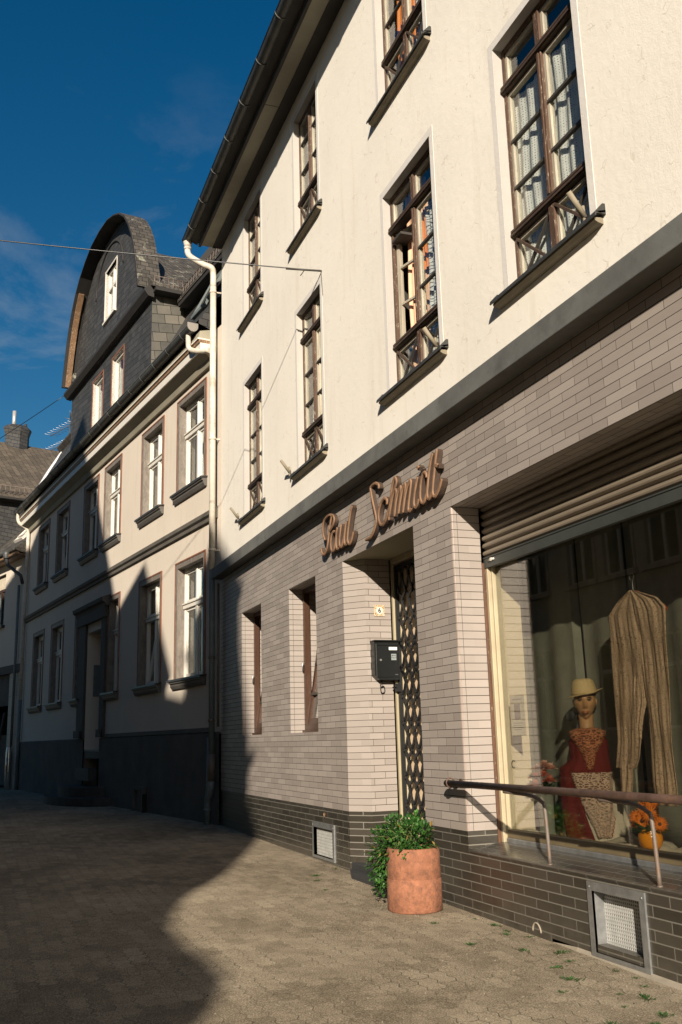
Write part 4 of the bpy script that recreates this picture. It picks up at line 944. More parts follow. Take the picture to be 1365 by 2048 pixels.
# mannequin, facing the street towards the camera side
MX, MY = -6.035, .575
face = math.atan2(-3.5-MY, 0-MX)+R(90)      # local -y looks out
HS = 1.2
mq = tag(empty('mannequin', (MX, MY, 0), face), 'pale faced female mannequin bust with long neck in the shop window', 'mannequin')
skin = plain('mannequin_skin', (.42, .235, .11), .38, .05, 6, .03, 60)
h = MB(); nu, nv = 36, 32
def gs(a, b, s): return math.exp(-((a/s[0])**2+(b/s[1])**2))
def head(u, v):
    th = u*2*math.pi; ph = (v-.5)*math.pi          # th=0 -> face (-y)
    x = math.sin(th)*math.cos(ph); y = -math.cos(th)*math.cos(ph); z = math.sin(ph)
    rx, ry, rz = .064, .083, .112
    if z < 0: rx *= 1-.46*(-z)**1.5; ry *= 1-.16*(-z)
    X, Y_, Z = x*rx, y*ry, z*rz
    if y < 0:
        a, b = X, Z
        d = .020*gs(a, b+.012, (.0095, .022))+.012*gs(a, b+.028, (.013, .009))      # nose
        d -= .010*(gs(a-.026, b-.008, (.015, .010))+gs(a+.026, b-.008, (.015, .010)))  # sockets
        d += .005*(gs(a-.027, b-.024, (.020, .006))+gs(a+.027, b-.024, (.020, .006)))  # brow
        d += .007*gs(a, b+.055, (.019, .006))+.006*gs(a, b+.064, (.016, .006))-.004*gs(a, b+.0595, (.02, .002))  # lips
        d += .008*gs(a, b+.090, (.018, .014))+.004*(gs(a-.036, b+.02, (.02, .02))+gs(a+.036, b+.02, (.02, .02)))
        Y_ -= d*(-y)**.5
    return (X, Y_, Z)
h.grid(head, nu*2, nv*2)
h.lathe([(.046, -.070), (.043, -.10), (.041, -.16), (.046, -.20), (.075, -.235), (.10, -.26)], (0, .012, 0), 28)
for sx_ in (-1, 1): h.lathe([(0, -.02), (.007, -.016), (.010, .0), (.009, .014), (0, .02)], (sx_*.066, .012, -.0), 10, sx=.6, sy=1.2)
ho = h.build('head_and_neck', [skin], mq, loc=(0, 0, 1.482)); ho.scale = (HS, HS, HS)
ey = MB()
for sx_ in (-1, 1):
    ey.lathe([(0, -.005), (.008, -.0035), (.0115, 0), (.008, .0035), (0, .005)], (sx_*.026, -.0735, .009), 14, 0, sy=.45)
    ey.lathe([(0, -.0066), (.0068, 0), (0, .0066)], (sx_*.026, -.0775, .009), 10, 1, sy=.7)
    ey.tube([(sx_*.040, -.072, .0215), (sx_*.028, -.079, .0255), (sx_*.014, -.080, .0225)], [.0022, .0036, .0024], 6, 1)
    ey.tube([(sx_*.038, -.0725, .0120), (sx_*.027, -.0785, .0150), (sx_*.0155, -.0775, .0115)], .0030, 6, 1)
ey.build('eyes', [plain('eye_white', (.30, .24, .18), .3, .02, 5, 0), plain('lash_dark', (.03, .018, .012), .5, .1, 5, 0)], ho)
lp = MB(); lp.tube([(-.024, -.0815, -.0585), (-.008, -.0905, -.0550), (0, -.0915, -.0565), (.008, -.0905, -.0550), (.024, -.0815, -.0585)], [.0014, .0030, .0026, .0030, .0014], 8)
lp.tube([(-.018, -.0840, -.0600), (0, -.0915, -.0650), (.018, -.0840, -.0600)], [.0012, .0042, .0012], 8)
lp.build('lips', [plain('lip_rose', (.33, .11, .055), .4, .05, 5, 0)], ho)
# straw hat
hat = tag(empty('straw_hat', (MX, MY, 1.548), face), 'small brimmed woven straw trilby on the mannequin head', 'hat')
m, n, l, b = new_mat('woven_straw'); wv = N(n, 'TexWave', wave_type='BANDS', bands_direction='DIAGONAL'); wv.inputs['Scale'].default_value = 55; l.new(coords(n, l, 'Object'), wv.inputs['Vector'])
ck = N(n, 'TexChecker'); ck.inputs['Scale'].default_value = 130; l.new(coords(n, l, 'Object'), ck.inputs[0])
kk = math_(n, l, 'ADD', math_(n, l, 'MULTIPLY', wv.outputs[0], .6), math_(n, l, 'MULTIPLY', ck.outputs['Fac'], .4))
l.new(ramp(n, l, kk, [(.2, (.34, .22, .09)), (.8, (.72, .56, .30))]), b.inputs[0]); l.new(bump(n, l, kk, .6, .002), b.inputs['Normal']); b.inputs['Roughness'].default_value = .7
hb = MB(); hb.lathe([(.094, -.015), (.095, .0), (.092, .028), (.085, .058), (.075, .082), (.058, .096), (.025, .090), (.0, .084)], (0, .01, 0), 40, 0, sx=.94, sy=1.08)
def brim(u, v):
    a = u*2*math.pi; r = .090+.046*v; s_ = math.sin(a); cc_ = -math.cos(a)
    lift = v*(.036*max(0, s_)**2-.022*max(0, -s_)**1.5+(-.004 if cc_ < 0 else .03)*abs(cc_)**2)
    return (s_*r*.98, .01+cc_*r*1.08, -.014+lift)
hb.grid(brim, 48, 5); ht = hb.build('woven_straw', [m], hat, solid=.003); ht.rotation_euler = (0, R(-3), 0)
hb = MB(); hb.lathe([(.083, -.024), (.087, -.012), (.088, .0)], (0, .01, 0), 40, 0, sx=.94, sy=1.05); hb.build('inner_band', [plain('black_ribbon', (.02, .017, .014), .6, .1, 6, 0)], hat)
rb = tag(empty('dark_ribbon', (MX, MY, 1.46), face), 'dark ribbon bow hanging behind the mannequin neck', 'ribbon')
b_ = MB()
b_.grid(lambda u, v: (-.075-.07*u+.01*math.sin(v*3), .05+.02*math.sin(u*5), -.06-.02*u+.035*(v-.5)*(1+math.sin(u*3))), 10, 5)
b_.grid(lambda u, v: (-.07+.03*v+.01*math.sin(u*6), .055+.015*math.sin(u*7), -.02-.20*u), 12, 4); b_.build('ribbon', [plain('ribbon_black', (.02, .02, .018), .7, .1, 5, 0)], rb, solid=.002)

def torso(u, z, off=0):
    """front half of the draped bust; u across (-1..1, +1 = right as seen from the street)"""
    def hw(z, s):
        if z > 1.27: return .058+(1.31-z)*.3
        t = min(1, (1.27-z)/.06); w_ = .080+.052*t
        if z < 1.10: w_ += (.012 if s > 0 else .075)*min(1, (1.10-z)/(.10 if s > 0 else .07))**(.7 if s > 0 else 1.6)
        if z < 1.0: w_ += (.03 if s > 0 else .05)*(1.0-z)
        return w_
    w_ = hw(z, 1 if u > 0 else -1); a = u*math.pi/2; zz = max(0, 1.05-z)
    d = .085+.05*min(1, max(0, (1.25-z)/.25))
    fold = .010*math.sin(u*11+z*3)*min(1, zz*3)+.004*math.sin(u*23+z*9)
    return (w_*math.sin(a)*(1+off*2), -(d+fold)*math.cos(a)-off, z)
dr_ = tag(empty('white_drape', (MX, MY, 0), face), 'cream cloth draped as a long skirt under the red shawl', 'drape')
c = MB()
def fz_(u, v):
    z = 1.0-v*(1.0-FZ-.03); a = u*2*math.pi; sd = math.sin(a); hw = (.15+.10*v) if sd > 0 else (.195+.02*v)
    k = 1+.06*math.sin(a*7+v*3)*v+.04*math.sin(a*13)*v
    return (sd*hw*k, -math.cos(a)*(.11+.02*v)*k, z)
c.grid(fz_, 120, 24)
c.build('drape', [M['white_cloth']], dr_)
rs = tag(empty('red_shawl', (MX, MY, 0), face), 'dark red knitted shawl around the mannequin shoulders', 'shawl')
knit = fabric('maroon_wool', (.12, .013, .009)); c = MB()
def sh_(u, v):
    z = 1.285-v*.29; return torso(-1+2*u, z, .006)
c.grid(sh_, 60, 24)
def sh2(u, v):    # long left panel
    z = 1.00-v*.455; ua = -1.0+.42*v; ub = -.40+.40*v
    return torso(ua+(ub-ua)*u, z, .010)
c.grid(sh2, 16, 30)
def sh3(u, v):    # short right fall
    z = 1.00-v*.18; ua = -.42; ub = .98-.3*v
    return torso(ua+(ub-ua)*u, z, .006)
c.grid(sh3, 30, 10)
c.grid(lambda u, v: (math.sin((u-.5)*math.pi)*(.065+.07*v), .02+math.cos((u-.5)*math.pi)*(.05+.05*v), 1.29-.27*v), 24, 8)
c.build('knitted_cloth', [knit], rs, solid=.006)
ls = tag(empty('lace_scarf', (MX, MY, 0), face), 'pale openwork lace scarf pinned over the red shawl, ending in a point', 'scarf')
lacem = lace_mat('orange_lace', (.48, .20, .10), 'web', .085, .1, 44); lacep = lace_mat('pink_lace', (.56, .40, .30), 'web', .11, .1, 48)
c = MB()
def col_(u, v):   # flared collar round the neck, then a V down the front
    K = [(1.300, .060, .07), (1.272, .128, .125), (1.235, .118, .135), (1.18, .085, .142), (1.12, .052, .146), (1.02, .030, .150)]
    t = v*(len(K)-1); i = min(int(t), len(K)-2); t -= i; z, hw, d = (K[i][j]+(K[i+1][j]-K[i][j])*t for j in range(3))
    a = (-1+2*u)*math.pi/2; return (hw*math.sin(a), -d*(.55+.45*math.cos(a))-.004+.006*math.sin(v*22+u*5), z+.012*abs(u-.5)*(1-v))
c.grid(col_, 30, 20); c.build('cowl', [lacem], ls, solid=.003)
c = MB()
def pan(u, v):
    z = 1.00-.43*v; ua = -.42+.50*v**1.1; ub = .97-.75*max(0, v-.25); x = torso(ua+(ub-ua)*u, z, .022+.005*math.sin(u*20))
    return x
c.grid(pan, 40, 30); c.build('pointed_panel', [lacep], ls, solid=.003)
c = MB()
for k in range(14):
    v = .15+k*.06; p = torso(.97-.75*max(0, v-.25), 1.0-.43*v, .024); c.tube([p, (p[0]+.006, p[1], p[2]-.018), (p[0]-.004, p[1], p[2]-.03)], .003, 5)
c.build('fringe', [plain('fringe_wool', (.3, .07, .04), .9, .1, 5, 0)], ls)

# hanger with the long knitted scarf
hg = tag(empty('coat_hanger', (-5.40, .60, 2.19)), 'wire hook coat hanger padded in orange thread', 'hanger')
b_ = MB(); b_.tube([tuple(p) for p in cat_rom([(-.02, 0, .075), (-.03, 0, .10), (0, 0, .12), (.02, 0, .10), (.0, 0, .06), (0, 0, -.01)], 5)], .003, 6); b_.build('hook', [M['galv']], hg)
b_ = MB(); b_.tube([tuple(p) for p in cat_rom([(-.30, 0, -.16), (-.27, 0, -.135), (-.12, 0, -.06), (0, 0, -.008), (.13, 0, -.06), (.27, 0, -.13), (.31, 0, -.165)], 5)], [.010]*5+[.011]*21+[.015]*5, 10); b_.build('padded_bar', [plain('orange_thread', (.42, .075, .025), .5, .3, 60, .4, 120)], hg)
b_ = MB(); b_.tube([(0, .02, .11), (0, .01, 1.2-.3)], .002, 5); b_.build('cord', [M['black']], hg)
ks = tag(empty('knitted_scarf', (-5.40, .58, 0)), 'long beige openwork knitted scarf hanging in two lengths from the hanger', 'scarf')
km = lace_mat('beige_knit', (.66, .47, .32), 'web', .26, .12, 60, mott=.68)
def strip(rows, ph):
    c = MB()
    def f(u, v):
        t = v*(len(rows)-1); i = min(int(t), len(rows)-2); t -= i; a, b = rows[i], rows[i+1]
        z = a[0]+(b[0]-a[0])*t; xa = a[1]+(b[1]-a[1])*t; xb = a[2]+(b[2]-a[2])*t; x = xa+(xb-xa)*u
        return (x+5.40, .005*math.sin(u*15+ph+1.2*math.sin(z*2.3+ph))+.003*math.sin(u*41+z*5)*math.sin(z*9+ph)+.004*math.sin(z*11+u*4), z)
    c.grid(f, 36, 60); return c
strip([(2.19, -5.405, -5.385), (2.13, -5.55, -5.385), (2.05, -5.665, -5.37), (1.82, -5.675, -5.34), (1.52, -5.683, -5.345), (1.40, -5.688, -5.39), (1.21, -5.70, -5.435), (1.10, -5.725, -5.47), (1.03, -5.737, -5.52)], 0).build('long_length', [km], ks, solid=.004)
strip([(1.06, -5.69, -5.55), (.95, -5.70, -5.57), (.82, -5.706, -5.61)], 1).build('short_end', [km], ks, solid=.004)
strip([(2.19, -5.395, -5.375), (2.11, -5.38, -5.14), (2.04, -5.378, -5.067), (1.79, -5.354, -5.085), (1.46, -5.347, -5.115), (1.15, -5.35, -5.134), (.93, -5.365, -5.13), (.81, -5.355, -5.14)], 2).build('long_length', [km], ks, solid=.004)
strip([(1.62, -5.44, -5.36), (1.45, -5.47, -5.36), (1.30, -5.50, -5.42), (1.22, -5.50, -5.43)], 4).build('twisted_middle', [km], ks, solid=.004)

# grey cloth column between the scarf lengths
gcz = tag(empty('grey_drape', (-5.43, .66, 0)), 'pale grey cloth hanging straight down between the two scarf lengths', 'drape')
c = MB(); c.grid(lambda u, v: (-.07+.15*u-.03*v, .012*math.sin(u*9+1), 1.42-v*.62), 16, 12); c.build('cloth', [fabric('blue_grey_cloth', (.20, .21, .17))], gcz, solid=.004)

# gerberas in an orange pot
GX, GY = -5.33, .50
fp = tag(empty('flower_pot', (GX, GY, .545)), 'glossy orange round ceramic flower pot in the shop window', 'flower pot')
b_ = MB(); b_.lathe([(.0, 0), (.045, .0), (.068, .03), (.076, .065), (.072, .095), (.062, .112), (.065, .125), (.058, .125), (.055, .11), (0, .10)], (0, 0, 0), 36); b_.build('glazed_pot', [plain('orange_glaze', (.75, .27, .015), .12, .04, 5, 0)], fp)
gb = tag(empty('gerbera_bunch', (GX, GY, .66)), 'bunch of orange gerbera flowers standing in the orange pot', 'flowers')
pm = plain('orange_petal', (.72, .22, .02), .6, .25, 20, 0); pc = plain('flower_eye', (.09, .035, .01), .9, .2, 20, .5, 200)
rnd = random.Random(9)
def flower_head(R_, npet, c, dirn, mats, name, parent, rings=2):
    f = MB(); d = Vector(dirn).normalized(); s = d.cross(Vector((0, 0, 1))).normalized(); t = s.cross(d)
    for k in range(rings):
        rr = R_*(1-.2*k)
        for i in range(npet):
            a = 6.283*(i+.5*k)/npet+rnd.uniform(-.05, .05); e = s*math.cos(a)+t*math.sin(a); leaf(f, Vector(c)+e*R_*.12+d*.006*k, (e+d*(.02+.25*k)).normalized(), d, rr*1.05*rnd.uniform(.85, 1.08), rr*.15, 0)
    n0 = len(f.v)
    for i in range(10):
        a = 6.283*i/10; b2 = 6.283*(i+1)/10
        f.face([Vector(c)+d*.016, Vector(c)+d*.01+(s*math.cos(a)+t*math.sin(a))*R_*.24, Vector(c)+d*.01+(s*math.cos(b2)+t*math.sin(b2))*R_*.24], 1)
    return f.build(name, mats, parent)
for (x, z, y, r_) in [(-.03, .055, -.03, .058), (-.11, .075, -.01, .05), (-.06, .13, .02, .052), (.04, .10, -.02, .052), (.11, .045, .0, .048), (.0, .17, .03, .045), (-.14, .03, .0, .04)]:
    flower_head(r_, 20, (x*.95, y, z), (.75+x, -.75, .25+z), [pm, pc], 'gerbera', gb)
f = MB()
for _ in range(90):
    a = rnd.uniform(0, 6.28); leaf(f, Vector((math.cos(a)*.03, math.sin(a)*.03, -.02)), Vector((math.cos(a), math.sin(a), rnd.uniform(.2, 1.5))), Vector((0, 0, 1)), rnd.uniform(.05, .12), .028, 0)
for (x, z, y) in [(-.03, .055, -.03), (-.11, .075, -.01), (-.06, .13, .02), (.04, .10, -.02), (.11, .045, .0)]: f.tube([(0, 0, -.03), (x*.9, y, z)], .003, 5, 1)
f.build('foliage', [LG, LG2], gb)
# roses in a glass vase near the pier
vx, vy = -6.62, .56
vs = tag(empty('flower_vase', (vx, vy, .53)), 'straight grey glass vase with roses beside the tiled pier', 'vase')
b_ = MB(); b_.lathe([(0, 0), (.06, 0), (.062, .02), (.066, .30), (.072, .31), (.062, .31), (.058, .03), (0, .03)], (0, 0, 0), 28); b_.build('glass_vase', [plain('smoky_glass', (.20, .21, .17), .12, .1, 5, 0)], vs)
rs_ = tag(empty('rose_bunch', (vx, vy, .84)), 'bunch of pink and salmon roses with green leaves in the grey vase', 'flowers')
rp1 = plain('salmon_petal', (.62, .19, .12), .6, .15, 20, 0); rp2 = plain('pale_pink_petal', (.70, .42, .33), .6, .15, 20, 0)
for i, (x, z, y) in enumerate([(-.05, .10, -.05), (.05, .12, -.04), (.0, .05, -.08), (-.09, .16, .0), (.09, .17, .0), (.01, .19, .0), (.10, .08, -.02), (-.10, .06, .02)]):
    f = MB(); mm = 0
    for k in range(4):
        for j in range(6):
            a = 6.283*(j+.5*k)/6; e = Vector((math.cos(a), math.sin(a)*.8, 0)); leaf(f, Vector((x, y, z))+e*.008*k, (e*(.35+.35*k)+Vector((0, -.4, .9-.25*k))).normalized(), Vector((0, 0, 1)), .052, .044, 0)
    f.build('rose', [rp1 if i in (0, 1, 2, 6) else rp2], rs_)
f = MB()
for _ in range(110):
    a = rnd.uniform(0, 6.28); r_ = rnd.uniform(0, .08); leaf(f, Vector((math.cos(a)*r_, math.sin(a)*r_, rnd.uniform(-.02, .1))), Vector((math.cos(a), math.sin(a), rnd.uniform(-.2, 1))), Vector((0, 0, 1)), rnd.uniform(.03, .07), .026, 0)
f.build('leaves', [LG], rs_)
# leaflet and small hook on the inside of the pane
lt = tag(empty('leaflet', (-6.60, .352, 1.41)), 'pale paper leaflet with a small brown picture stuck inside the shop pane', 'leaflet')
b_ = MB(); b_.box(-.105, .105, 0, .0012, -.15, .15); lo2 = b_.build('paper', [plain('leaflet_paper', (.62, .55, .43), .8, .04, 5, 0)], lt)
b_ = MB(); b_.box(-.045, .04, -.0012, -.0002, -.03, .085); b_.build('picture', [plain('leaflet_picture', (.20, .12, .08), .8, .6, 60, 0)], lo2)
b_ = MB(); 
for k in range(4): b_.box(-.07, .07-.02*(k % 2), -.0012, -.0002, -.06-.016*k, -.056-.016*k)
b_.box(-.07, .07, -.0012, -.0002, .115, .122); b_.build('lines', [plain('leaflet_ink', (.18, .15, .12), .8, .1, 5, 0)], lo2)
hk = tag(empty('suction_hook', (-6.67, .328, 1.05)), 'small dark ring hook on the shop frame above the roses', 'hook')
b_ = MB(); b_.tube([(.024*math.cos(a/10*4.6+.7), 0, .028*math.sin(a/10*4.6+.7)) for a in range(11)], .004, 6); b_.build('ring', [M['black']], hk)
# ================================================================== HOUSE B (slate gabled neighbour)
AB = R(8.749); OBv = Vector((XL, 0, 0))
Bh = tag(empty('slate_gabled_house', OBv, AB), 'beige plastered house with a curved slate gable and white casements, left of the cream house', 'house')
def Bb(mb, name, mats, parent=None, **kw): return mb.build(name, mats, parent or Bh, **kw)
LB = 15.10
# local frame: x runs towards the camera side, so a distance t along the front is x=-t
wt = [(.65, 2.13), (2.86, 4.24), (5.63, 6.97), (7.42, 8.78), (10.20, 11.56), (12.42, 13.78)]
gt = [(.65, 2.13), (2.86, 4.24), (5.52, 6.30), (8.62, 9.20), (10.36, 11.72), (12.55, 13.92)]
iw = .115
H1 = [(-b+iw, -a-iw, 5.60, 7.28) for a, b in wt]; H0 = []
for i, (a, b) in enumerate(gt):
    if i == 2: H0.append((-b+.02, -a-.10, 2.32, 4.26))
    elif i == 3: H0.append((-b+.10, -a-.02, 2.32, 4.26))
    else: H0.append((-b+iw, -a-iw, 2.32, 4.26))
door_h = (-8.05, -6.72, .4, 3.78)
w = MB(); wall(w, -LB, .0, 1.41, 8.1, 0, H1+H0+[door_h], .30, 0, 1)
w.face([(-LB, 0, -.3), (-LB, 9, -.3), (-LB, 9, 8.1), (-LB, 0, 8.1)], 0); w.face([(0, .3, 1.4), (0, .3, 8.1), (0, 9, 8.1), (0, 9, 1.4)], 0)
w.face([(-LB, 9, -.3), (0, 9, -.3), (0, 9, 8.1), (-LB, 9, 8.1)], 0); w.face([(-LB, .3, 8.1), (0, .3, 8.1), (0, 9, 8.1), (-LB, 9, 8.1)], 0)
w.face([(-LB, .3, 4.9), (0, .3, 4.9), (0, 9, 4.9), (-LB, 9, 4.9)], 0)
Bb(w, 'front_wall', [M['beige'], M['surround']])
w = MB(); wall(w, -LB, 0, -.3, 1.41, -.03, [(-8.05, -6.72, -.3, 1.41, 1)], .03, 0, 0, back=False); w.face([(-LB, -.03, 1.41), (-8.05, -.03, 1.41), (-8.05, 0, 1.43), (-LB, 0, 1.43)], 0); w.face([(-6.72, -.03, 1.41), (0, -.03, 1.41), (0, 0, 1.43), (-6.72, 0, 1.43)], 0)
Bb(w, 'plinth', [M['plinth']])
w = MB(); w.box(-6.3, -.35, -.035, .002, 1.43, 1.46); w.box(-6.35, -.35, -.008, .002, 1.46, 1.50); Bb(w, 'plinth_moulding', [M['belt']])
# belt course
w = MB(); w.prism([(0, 4.80), (-.05, 4.80), (-.06, 4.85), (-.10, 4.88), (-.11, 4.94), (0, 5.00)], 'x', -LB, -.14); Bb(w, 'belt_course', [M['belt']])
# cornice: cove, pale fascia, mouldings
w = MB(); w.prism([(0, 7.50), (-.06, 7.50), (-.10, 7.60), (-.24, 7.70), (0, 7.74)], 'x', -LB-.05, -.30, 0)
w.prism([(0, 7.70), (-.265, 7.70), (-.265, 7.84), (0, 7.84)], 'x', -LB-.08, -.30, 1)
w.prism([(0, 7.84), (-.285, 7.84), (-.285, 7.88), (-.30, 7.90), (0, 7.90)], 'x', -LB-.08, -.30, 2); w.prism([(0, 7.90), (-.31, 7.90), (-.31, 7.925), (0, 7.925)], 'x', -LB-.08, -.30, 1); w.prism([(0, 7.925), (-.30, 7.925), (-.27, 8.05), (0, 8.12)], 'x', -LB-.08, -.30, 0)
Bb(w, 'cornice', [M['soffit'], M['white_frame'], M['raw_wood']])
# gutter
w = MB(); n = 12; rr0 = .095; gc = (-.36, 8.16)
for sgn, rr in ((1, rr0), (-1, rr0-.006)):
    pts = [(gc[0]+rr*math.cos(math.pi+math.pi*k/n), gc[1]+rr*math.sin(math.pi+math.pi*k/n)) for k in range(n+1)]
    for p, q in zip(pts, pts[1:]): w.face([(-LB-.3, p[0], p[1]), (-.42, p[0], p[1]), (-.42, q[0], q[1]), (-LB-.3, q[0], q[1])][::sgn], 0, True)
w.tube([(-LB-.3, gc[0]-rr0, gc[1]), (-.42, gc[0]-rr0, gc[1])], .012, 8)
for k in range(20): w.tube([(-.8-k*.75, gc[0]+(rr0+.004)*math.cos(math.pi+math.pi*j/8), gc[1]+(rr0+.004)*math.sin(math.pi+math.pi*j/8)) for j in range(9)], .007, 6)
Bb(w, 'gutter', [M['gutter']])
w = MB(); w.prism([(gc[0]+rr0*math.cos(math.pi+math.pi*k/n), gc[1]+rr0*math.sin(math.pi+math.pi*k/n)) for k in range(n+1)]+[(gc[0]+rr0, gc[1]+.06), (gc[0]-rr0, gc[1]+.06)], 'x', -.42, -.405); Bb(w, 'gutter_end_cap', [plain('grey_end_cap', (.22, .20, .18), .6, .1, 4)])
w = MB(); w.tube([tuple(p) for p in cat_rom([(-.62, -.36, 8.08), (-.62, -.36, 7.95), (-.60, -.34, 7.82), (-.40, -.25, 7.72), (-.15, -.16, 7.66)], 6)], .045, 12); Bb(w, 'downpipe_branch', [M['pipe']])
# left downpipe
w = MB(); w.tube([tuple(p) for p in cat_rom([(-LB-.1, -.36, 8.08), (-LB-.1, -.36, 7.92), (-LB-.08, -.30, 7.78), (-LB+.05, -.12, 7.62), (-LB+.10, -.08, 7.45), (-LB+.10, -.08, 6.5)], 6)]+[(-LB+.10, -.08, 2.6)], .05, 12)
w.tube([(-LB+.10, -.08, 2.6), (-LB+.10, -.08, .12)], .05, 12, 1); Bb(w, 'downpipe', [M['pipe'], M['pipe_grey']])
# casements
def win_B(x0, x1, z0, z1, kind, seed, lower=False):
    W = x1-x0; H = z1-z0; y = .12; zt = H*.66; c = W/2; s_w = .115
    f = MB()      # surround: taupe band and oxide-red outer edge
    def band(w_, y0, y1, off, m):
        f.box(-off-w_, -off, y0, y1, -.0, H+off+w_, m, 'k'); f.box(W+off, W+off+w_, y0, y1, -.0, H+off+w_, m, 'k'); f.box(-off, W+off, y0, y1, H+off, H+off+w_, m, 'k')
    band(.085, -.012, .001, 0, 0); band(.028, -.020, .001, .085, 1)
    fr = Bb(f, 'window', [M['surround'], M['oxide']]); fr.location = (x0, 0, z0)
    p = MB(); fw = .06
    p.box(0, fw, y, y+.07, 0, H); p.box(W-fw, W, y, y+.07, 0, H); p.box(fw, W-fw, y, y+.07, H-fw, H); p.box(fw, W-fw, y, y+.07, 0, fw)
    p.box(.01, W-.01, y-.025, y+.06, zt-.05, zt+.05); p.box(.005, W-.005, y-.045, y-.025, zt+.02, zt+.045)
    p.box(c-.04, c+.04, y-.01, y+.06, fw, zt-.05); p.box(c-.035, c+.035, y-.01, y+.06, zt+.05, H-fw)
    sub(p, 'casement_frame', [M['white_frame']], fr, bevel=.004)
    gl = MB(); s2 = MB(); 
    for (xa, xb, za, zb, tiltable) in ((fw, c-.04, fw, zt-.05, 1), (c+.04, W-fw, fw, zt-.05, 0), (fw, c-.035, zt+.05, H-fw, 0), (c+.035, W-fw, zt+.05, H-fw, 0)):
        q = .045
        if kind == 'tilt' and tiltable: continue
        s2.box(xa, xa+q, y+.012, y+.05, za, zb); s2.box(xb-q, xb, y+.012, y+.05, za, zb); s2.box(xa+q, xb-q, y+.012, y+.05, zb-q, zb); s2.box(xa+q, xb-q, y+.012, y+.05, za, za+q)
        gl.box(xa+q, xb-q, y+.03, y+.034, za+q, zb-q)
    sub(s2, 'sash', [M['white_frame']], fr); sub(gl, 'pane', [M['glass']], fr)
    if kind == 'tilt':
        t = MB(); ww = c-.04-fw; hh = zt-.05-fw; q = .045
        t.box(0, q, 0, .04, 0, hh); t.box(ww-q, ww, 0, .04, 0, hh); t.box(q, ww-q, 0, .04, 0, q); t.box(q, ww-q, 0, .04, hh-q, hh)
        o = sub(t, 'tilted_sash', [M['white_frame']], fr); o.location = (fw, y+.01, fw); o.rotation_euler = (R(-9), 0, 0)
        t = MB(); t.box(q, ww-q, .018, .022, q, hh-q); o2 = sub(t, 'tilted_pane', [M['glass']], fr); o2.location = o.location; o2.rotation_euler = o.rotation_euler
    s = MB(); e = .16
    s.prism([(-.12, .012), (-.125, -.025), (-.105, -.03), (-.10, -.01), (.10, .015), (.10, .03)], 'x', -e, W+e, 1)
    s.prism([(-.10, -.02), (-.10, -.055), (-.075, -.06), (-.07, -.10), (-.045, -.145), (-.005, -.15), (.002, -.012)], 'x', -e+.02, W+e-.02, 0)
    sub(s, 'sill', [M['bsill'], M['sillm']], fr)
    rnd = random.Random(seed)
    cc = curtain_strip(.04, c*(1.1 if kind != 'closed' else 1.95), .06, H-.05, .42, .03, 3, seed, 0); sub(cc, 'curtain', [M['white_cloth'] if kind == 'closed' else M['net']], fr)
    return fr
kinds1 = ['plain', 'plain', 'closed', 'plain', 'tilt', 'plain']; kinds0 = ['tilt', 'tilt', 'plain', 'plain', 'plain', 'plain']
for i, h_ in enumerate(H1): win_B(*h_, kinds1[i], i)
for i, h_ in enumerate(H0):
    if i in (2, 3): 
        win_B(*h_, 'plain', i+7)
    else: win_B(*h_, ['plain', 'tilt', '', '', 'plain', 'plain'][i], i+7)
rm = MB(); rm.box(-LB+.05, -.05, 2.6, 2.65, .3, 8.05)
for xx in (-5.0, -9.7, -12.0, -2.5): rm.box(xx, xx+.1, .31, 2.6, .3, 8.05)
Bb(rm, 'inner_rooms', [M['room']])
# doorway with hood on pilasters
d = MB()
d.box(-8.62, -8.05, -.06, .002, 1.44, 3.95, 0); d.box(-6.72, -6.40, -.06, .002, 1.44, 3.95, 0)
d.box(-8.66, -6.36, -.10, .002, 3.95, 4.18, 0); d.prism([(0, 4.18), (-.10, 4.18), (-.12, 4.24), (-.18, 4.28), (-.19, 4.36), (0, 4.42)], 'x', -8.78, -6.24, 0)
d.box(-8.6, -8.08, -.12, -.09, 1.44, 1.60, 0); d.box(-6.70, -6.42, -.12, -.09, 1.44, 1.60, 0)
dc = Bb(d, 'door_surround', [plain('dark_taupe_stone', (.055, .052, .047), .8, .2, 3, .3, 40)])
d = MB(); d.box(-8.05, -6.72, .85, .90, 1.2, 3.78); d.box(-8.05, -8.03, .0, .85, 1.2, 3.78); d.box(-6.74, -6.72, 0, .85, 1.2, 3.78); d.box(-8.05, -6.72, 0, .85, 3.76, 3.78); d.box(-8.05, -6.72, 0, .85, 1.15, 1.2)
sub(d, 'door_niche', [M['beige']], dc)
d = MB(); d.box(-7.95, -6.82, .80, .85, 1.2, 3.6); d.box(-7.8, -6.97, .785, .80, 2.3, 3.4); d.box(-7.8, -6.97, .785, .80, 1.35, 2.1); sub(d, 'house_door', [plain('dark_door', (.05, .035, .025), .5, .2, 4)], dc)
d = MB(); d.box(-8.025, -8.0, .15, .55, 2.35, 3.05); d.box(-8.0, -7.995, .18, .34, 2.65, 3.0); d.box(-8.0, -7.995, .37, .52, 2.65, 3.0); sub(d, 'meter_cover', [M['pipe_grey']], dc)
# steps
for k, (r_, z) in enumerate([(1.42, .0), (.98, .19)]):
    s = MB(); pts = [(-7.4+r_*1.25*math.cos(a), -.02-r_*.62*math.sin(a)) for a in [math.pi*j/16 for j in range(17)]]
    s.prism(pts, 'z', z-.1 if k == 0 else z-.005, z+.19+.06); Bb(s, 'entrance_step', [M['step']], bevel=.01)
s = MB(); s.box(-7.95, -6.82, -.22, -.03, .55, .80); Bb(s, 'upper_step', [M['step']], bevel=.008); s = MB(); s.box(-8.04, -6.73, .0, .80, 1.0, 1.18); Bb(s, 'threshold', [M['step']])
